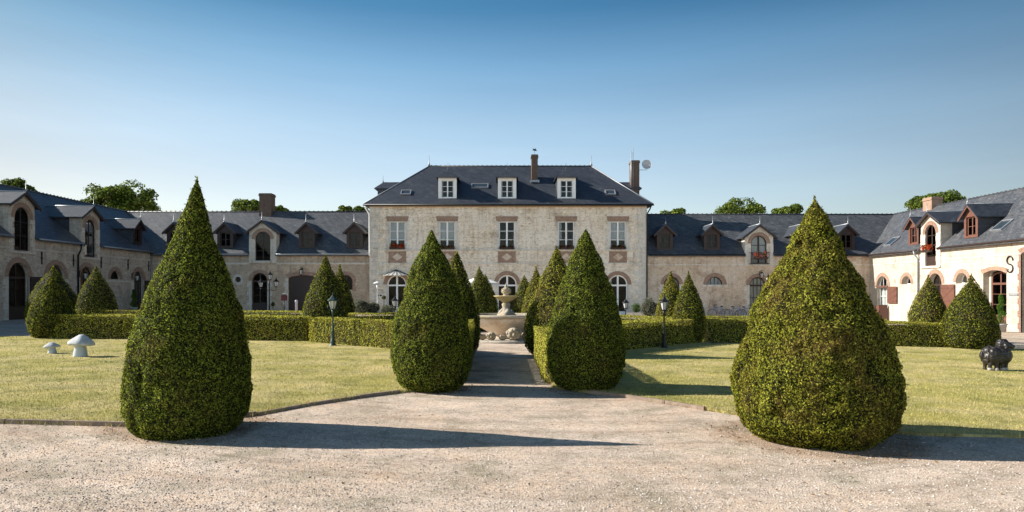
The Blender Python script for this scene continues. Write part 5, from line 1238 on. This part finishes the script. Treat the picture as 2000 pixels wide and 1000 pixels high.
def sheep():
    X, Y = at(1946, 727); g = gz(X) + .03
    t = MB()
    # body seen from behind and to the side: rump left, chest right
    t.sphere((-.14, 0, .34), .225, 24, 16, (1.0, .92, 1.02)); t.sphere((.06, .02, .345), .22, 24, 16, (1.15, .92, 1.0)); t.sphere((.20, .06, .34), .18, 20, 14, (1, .95, 1.1))
    t.sphere((-.21, -.03, .30), .15, 16, 12); t.sphere((.0, .0, .27), .17, 16, 12, (1.5, .9, .8))
    t.sphere((.19, .08, .50), .12, 16, 12); t.sphere((.20, .09, .61), .125, 20, 14, (1.08, 1, .95)); t.tube([(.22, .09, .61), (.31, .04, .585), (.385, .0, .545), (.40, -.01, .53)], [.095, .07, .05, .035], 12)
    for s_ in (-1, 1): t.tube([(.19, .09 + s_ * .09, .62), (.18, .09 + s_ * .15, .58), (.17, .09 + s_ * .17, .53)], [.035, .03, .015], 8)
    for x, y_, r_ in ((-.235, -.10, .045), (-.10, -.12, .045), (.085, -.06, .042), (.195, -.02, .042), (-.2, .12, .045), (.15, .15, .04)):
        t.tube([(x, y_, .26), (x + .005, y_, .14), (x, y_, .06), (x, y_, .0)], [r_ * 1.3, r_, r_ * .8, r_ * .9], 12) if (x, y_) not in ((-.10, -.12), (.085, -.06)) else t.tube([(x, y_, .26), (x, y_, .14), (x, y_, .0)], [r_ * 1.2, r_, r_ * .85], 12)
    t.sphere((-.37, -.02, .36), .05, 10, 8, (.7, .8, 1.6))
    o = t.build('sheep_statue', M['bronze'], None)
    md = o.modifiers.new('r', 'REMESH'); md.mode = 'VOXEL'; md.voxel_size = .011; md.use_smooth_shade = True
    dg = bpy.context.evaluated_depsgraph_get(); me = bpy.data.meshes.new_from_object(o.evaluated_get(dg)); o.modifiers.clear(); o.data = me
    me.materials.clear(); me.materials.append(M['bronze'])
    co_ = np.zeros(len(me.vertices) * 3); me.vertices.foreach_get('co', co_); co_ = co_.reshape(-1, 3)
    no = np.zeros(len(me.vertices) * 3); me.vertices.foreach_get('normal', no); no = no.reshape(-1, 3)
    k = np.clip((co_[:, 2] - .14) / .08, 0, 1) * (1 - np.clip((co_[:, 0] - .26) / .03, 0, 1)); dd = np.abs(vnoise(co_ * 15, 4)) * -.030 + .012 + vnoise(co_ * 32, 6) * .009
    co_ += no * (dd * k)[:, None]; me.vertices.foreach_set('co', co_.reshape(-1)); me.update()
    for p in me.polygons: p.use_smooth = True
    o.location = (X + .10, Y + .12, g)
    tag(o, 'small dark bronze sheep statue standing on the right lawn', 'statue')
    # pale hooves at the rear
    hm = plain('worn_hoof', (.34, .31, .28), .5)
    for x, y_ in ((-.235, -.10), (-.10, -.12), (.085, -.06), (.195, -.02)):
        mb = MB(); mb.lathe([(.052, 0), (.05, .05), (.044, .07)], (x, y_, 0), 12); mb.build('hoof', hm, o)
sheep()

# ------------------------------------------------------------ plants, pots and small things by the walls
def ball_plant(name, x, y, z, r_, mat, label, cat, n=700, leaf=.05, sc=(1, 1, 1), pot=None, stem=0, group=None):
    t = empty(name, (x, y, z)); tag(t, label, cat, group)
    zc = (pot[1] if pot else 0) + stem + r_ * sc[2]
    Nn = unit(rng.normal(size=(n, 3))); P = Nn * np.array(sc) * r_ * (rng.uniform(.75, 1.02, (n, 1))) + np.array([0, 0, zc])
    P += (vnoise(P * 4 + x, 3) * .25 * r_)[:, None] * Nn
    c_ = MB(); c_.sphere((0, 0, zc), r_ * .8, 14, 10, sc)
    mesh_np('foliage', [(np.array([tuple(v) for v in c_.v]), np.array(c_.f), 1, True), (leaf_quads(P, Nn, leaf, leaf * .5, up=.5), 4, 0, False)], [M[mat], M['dark_core']], t)
    if stem: mb = MB(); mb.tube([(0, 0, pot[1] - .05 if pot else 0), (0, 0, zc)], .025, 6); mb.build('stem', M['bark'], t)
    if pot:
        mb = MB(); mb.lathe([(pot[0] * .72, 0), (pot[0], pot[1] - .04), (pot[0] * 1.08, pot[1] - .04), (pot[0] * 1.08, pot[1]), (pot[0] * .9, pot[1]), (pot[0] * .88, pot[1] - .05), (.01, pot[1] - .05)], seg=20); mb.build('pot', M['pot'], t)
def wallpos(px, Y): X = (px - CX) / F * Y; return X, Y, gz(X)
for px, Y, r_, sc, lb in ((706, 50.5, .6, (1.2, .8, .9), 'grey green lavender bush at the corner left of the main house'), (728, 50.8, .5, (1.2, .8, .9), 'darker round bush under the small window of the main house'), (757, 50, .42, (1.3, .9, .8), 'low pale bush left of the canopy door'), (1268, 49.5, .65, (1.0, .8, 1.1), 'loose pale green bush at the right corner of the main house')):
    x, y, z = wallpos(px, Y); ball_plant('bush', x, y, z, r_, 'lav', lb, 'bush', 1500, .09, sc, group='bushes along the house wall')
x, y, z = wallpos(1243, 50.5); ball_plant('boxwood_ball', x, y, z, .36, 'green', 'bright green clipped ball in a pot, right of the arched window door', 'potted plant', 900, .06, pot=(.26, .3))
x, y, z = wallpos(750, 51.5); ball_plant('boxwood_ball', x, y, z, .17, 'yew_dark', 'small black green ball on a stem beside the canopy door', 'potted plant', 400, .05, pot=(.18, .3), stem=.75)
x, y, z = wallpos(533, 51.5); ball_plant('boxwood_ball', x, y, z, .17, 'yew_dark', 'small dark ball shrub beside the multi armed lamp post on the left', 'potted plant', 400, .05, pot=(.18, .3), stem=.2)
def spiral(x, y, z, H, label, r0=.26):
    t = empty('spiral_topiary', (x, y, z)); tag(t, label, 'potted plant', 'tall potted topiaries by the wing doors')
    n = 2600; k = rng.uniform(0, 1, n) ** .8; r_ = r0 * (1 - .6 * k) * (.75 + .25 * np.abs(np.sin(k * 13))); a_ = rng.uniform(0, 6.28, n)
    ox = .09 * (1 - k) * np.cos(k * 16); oy = .09 * (1 - k) * np.sin(k * 16)
    P = np.stack([np.cos(a_) * r_ + ox, np.sin(a_) * r_ + oy, .45 + k * (H - .45)], 1); Nn = np.stack([np.cos(a_), np.sin(a_), .3 * np.ones(n)], 1)
    mesh_np('foliage', [(leaf_quads(P - unit(Nn) * rng.uniform(0, .08, (n, 1)), unit(Nn), .06, .03), 4, 0, False)], [M['green']], t)
    mb = MB(); mb.tube([(0, 0, .3), (0, 0, H * .9)], [.04, .02], 6); mb.build('stem', M['bark'], t)
    mb = MB(); mb.lathe([(.20, 0), (.28, .4), (.31, .41), (.31, .46), (.25, .46), (.02, .42)], seg=20); mb.build('pot', M['pot'], t)
spiral((1955 - CX) / F * 37.5, 37.5, gz(27), 2.05, 'tall leafy topiary in a grey pot at the entrance of the cream wing')
spiral(-26.6, 49.6, gz(-27), 1.75, 'dark tall topiary against the grey wing, beside the farthest arched door', .24)
# things by the rear walls
t = empty('red_letter_box', ((555 - CX) / F * 51.5, 51.5, gz(-16))); tag(t, 'dark red box on a post beside the garage door', 'letter box')
mb = MB(); mb.box(-.19, .19, -.12, .12, .95, 1.32); mb.prism([(-.21, 1.32), (.21, 1.32), (0, 1.42)], -.14, .14); mb.box(-.12, .12, -.13, -.12, 1.22, 1.25); mb.build('box', M['redpaint'], t)
mb = MB(); mb.tube([(0, 0, -.05), (0, 0, .97)], .03, 8); mb.build('post', M['iron'], t); mb = MB(); mb.box(-.1, .1, -.1, .1, 1.44, 1.5); mb.build('cap', M['white'], t)
mb = MB(); mb.lathe([(.09, 0), (.09, .85), (.11, .87), (.11, .98), (.06, 1.02)], seg=14); o = mb.build('bollard', plain('pale_lilac_metal', (.42, .40, .46), .5), None); o.location = ((579 - CX) / F * 50, 50, gz(-15)); tag(o, 'slim pale grey bollard in front of the dark garage door', 'bollard')
t = empty('patio_heater', ((737 - CX) / F * 51.6, 51.6, gz(-9))); tag(t, 'white patio heater with a flat disc top beside the small window', 'patio heater')
mb = MB(); mb.lathe([(.2, 0), (.2, .06), (.03, .08), (.025, 1.9), (.07, 1.95), (.07, 2.15)], seg=14); mb.build('stand', M['white'], t); mb = MB(); mb.lathe([(.30, 2.28), (.29, 2.31), (.05, 2.42), (.01, 2.43)], seg=24); mb.build('hood', M['white'], t)
# white parasol, mostly behind the dark cones
t = empty('parasol', ((938 - CX) / F * 44, 44, 0)); tag(t, 'white parasol showing between the dark cones and the middle arched door', 'parasol')
mb = MB(); R_ = 1.25; apex = (0, 0, 2.75)
for k in range(8):
    a0, a1 = k * math.pi / 4 + .2, (k + 1) * math.pi / 4 + .2; p0 = (R_ * math.cos(a0), R_ * math.sin(a0), 2.3); p1 = (R_ * math.cos(a1), R_ * math.sin(a1), 2.3)
    mb.add([apex, p0, p1, (0, 0, 2.72), (p0[0], p0[1], 2.27), (p1[0], p1[1], 2.27)], [(0, 1, 2), (5, 4, 3), (1, 4, 5, 2)])
    mb.add([p0, p1, (p1[0], p1[1], 2.14), (p0[0], p0[1], 2.14)], [(0, 1, 2, 3)])
mb.build('canopy', M['canvas'], t, fix=False); mb = MB(); mb.tube([(0, 0, 0), (0, 0, 2.8)], .025, 8); mb.lathe([(.28, 0), (.26, .08), (.05, .12)], seg=16); mb.build('pole', M['white'], t)
# blue tarp-covered crate at the left wing
mb = MB(); mb.prism([(-.35, 0), (.35, 0), (.38, .7), (.25, 1.35), (-.1, 1.5), (-.33, 1.1)], -.25, .25); o = mb.build('wheeled_bin', M['blue'], None); o.location = (-26.5, 43.6, gz(-27)); o.rotation_euler = (0, 0, R(70)); tag(o, 'bright blue object glimpsed beside the downpipe, behind the left cones', 'bin')
def bicycle(x, y, rz, label, first=None):
    if first:
        t = copy_tree(first); t.location = (x, y, gz(x)); t.rotation_euler = (R(8), 0, rz); t['label'] = label; return t
    t = empty('bicycle', (x, y, gz(x)), rz); t.rotation_euler = (R(8), 0, rz); tag(t, label, 'bicycle', 'bicycles along the right rear wall')
    for cx in (-.52, .52):
        mb = MB(); mb.tube([(cx + .33 * math.cos(k * math.pi / 12), 0, .34 + .33 * math.sin(k * math.pi / 12)) for k in range(25)], .018, 6); wl = mb.build('wheel', M['iron'], t)
        mb = MB()
        for k in range(8): mb.tube([(cx, 0, .34), (cx + .32 * math.cos(k * math.pi / 4), 0, .34 + .32 * math.sin(k * math.pi / 4))], .004, 4)
        mb.build('spokes', M['zinc'], wl)
    mb = MB()
    for P in ([(-.52, 0, .34), (-.08, 0, .30), (-.2, 0, .82)], [(-.52, 0, .34), (-.18, 0, .75)], [(-.08, 0, .30), (.34, 0, .76)], [(-.18, 0, .75), (.34, 0, .80)], [(.32, 0, .92), (.38, 0, .7), (.52, 0, .34)]): mb.tube(P, .017, 6)
    mb.build('frame', M['blue'], t)
    mb = MB(); mb.tube([(.22, -.26, .98), (.34, -.2, 1.0), (.34, .2, 1.0), (.22, .26, .98)], .014, 6); mb.tube([(.33, 0, .9), (.34, 0, 1.0)], .014, 6); mb.build('handlebar', M['iron'], t)
    mb = MB(); mb.sphere((-.22, 0, .88), .12, 12, 8, (1.1, .6, .35)); mb.build('saddle', M['iron'], t)
    return t
b0 = bicycle((1452 - CX) / sR, 52.9, 0, 'bicycle leaning on the right rear wall, nearest the arched glazed door')
bicycle((1400 - CX) / sR, 52.9, R(180), 'bicycle leaning on the right rear wall below the lunette window', b0)
bicycle((1428 - CX) / sR, 52.6, 0, 'middle bicycle leaning on the right rear wall', b0)
# paved kerb and pale path before the cream wing
mb = MB(); x = 17.6
while x < 27: mb.box(x, x + .98, 24.5, 24.8, gz(x) - .1, gz(x) + .12); x += 1.0
tag(mb.build('stone_kerb', M['kerb'], None), 'pale stone kerb at the far edge of the right lawn, behind the sheep', 'kerb')
mb = MB()
x0, x1 = (1222 - CX) / F * 49.6, (1262 - CX) / F * 49.6
mb.box(x0, x1, 49.5, 49.8, -.4, .22); tag(mb.build('low_wall', M['stone_rearR'], None), 'low grey wall before the potted green ball at the house corner', 'wall')

# ------------------------------------------------------------ trees beyond the roofs
def tree(px, top, wpx, Y, label, H_crown=None, n=9000, leaf=.34, seed=1):
    s_ = Y / F; X = (px - CX) * s_; zt = EYE + (CY - top) * s_; Rw = wpx / 2 * s_; r = np.random.default_rng(seed)
    t = empty('broadleaf_tree', (X, Y, gz(X))); tag(t, label, 'tree', 'trees behind the roofs')
    hc = H_crown or min(zt * .75, Rw * 1.5); zc = zt - hc / 2
    # lobes
    K = 26; ctr = []
    for k in range(K):
        v = r.normal(size=3); v /= np.linalg.norm(v); q_ = r.uniform(.4, .85); ctr.append([v[0] * Rw * q_, v[1] * Rw * q_ * .9, v[2] * hc / 2 * q_, r.uniform(.25, .42) * min(Rw, hc / 2 * 1.2)])
    ctr = np.array(ctr); idx = r.integers(0, K, n); Nn = unit(r.normal(size=(n, 3))); Nn[:, 2] = np.where(Nn[:, 2] < -.3, -Nn[:, 2], Nn[:, 2])
    P = ctr[idx, :3] + Nn * ctr[idx, 3:4] * r.uniform(.72, 1.12, (n, 1)); P[:, 2] += zc
    mesh_np('crown', [(leaf_quads(P, Nn, leaf, leaf * .6, out=.35, up=.0), 4, 0, False)], [M['tree']], t)
    mb = MB(); mb.tube([(0, 0, -.3), (.1, 0, zc * .5), (0, .1, zc)], [.42, .32, .2], 10)
    for k in range(9):
        c_ = ctr[k]; mb.tube([(0, 0, zc * .62), (c_[0] * .5, c_[1] * .5, zc * .62 + (zc + c_[2] - zc * .62) * .55), (c_[0], c_[1], zc + c_[2])], [.17, .1, .04], 6)
    mb.build('trunk', M['bark'], t)
T = [(205, 368, 100, 76, 'left half of the big round tree group behind the left wings'), (262, 360, 116, 78, 'tallest round tree behind the corner of the left wings'),
     (28, 354, 90, 80, 'tree just showing above the far left roof ridge'), (485, 394, 80, 84, 'tree top left of the chimney on the left rear wing'), (545, 404, 40, 86, 'small tree top right of the chimney on the left rear wing'),
     (672, 405, 40, 90, 'tiny tree top behind the ridge near the main house, farther left'), (703, 406, 34, 90, 'tiny tree top touching the left edge of the main house'),
     (1316, 401, 86, 82, 'low tree behind the shadowed roof beside the main house'), (1432, 379, 116, 78, 'broad round tree behind the right rear wing'), (1545, 386, 66, 80, 'tree to the left of the widest cone tip'),
     (1690, 413, 60, 88, 'row of small tree tops right of the widest cone tip'), (1735, 415, 40, 90, 'small tree top near the corner of the two right wings'),
     (1835, 364, 84, 78, 'tall tree behind the brick chimney of the cream wing'), (1795, 374, 50, 80, 'narrower tree left of the brick chimney on the cream wing'), (1915, 377, 44, 84, 'small tree top above the cream wing ridge at far right')]
for i, (px, top, wpx, Y, lb) in enumerate(T): tree(px, top, wpx, Y, lb, n=6500 if wpx > 60 else 2800, seed=50 + i, leaf=.30)
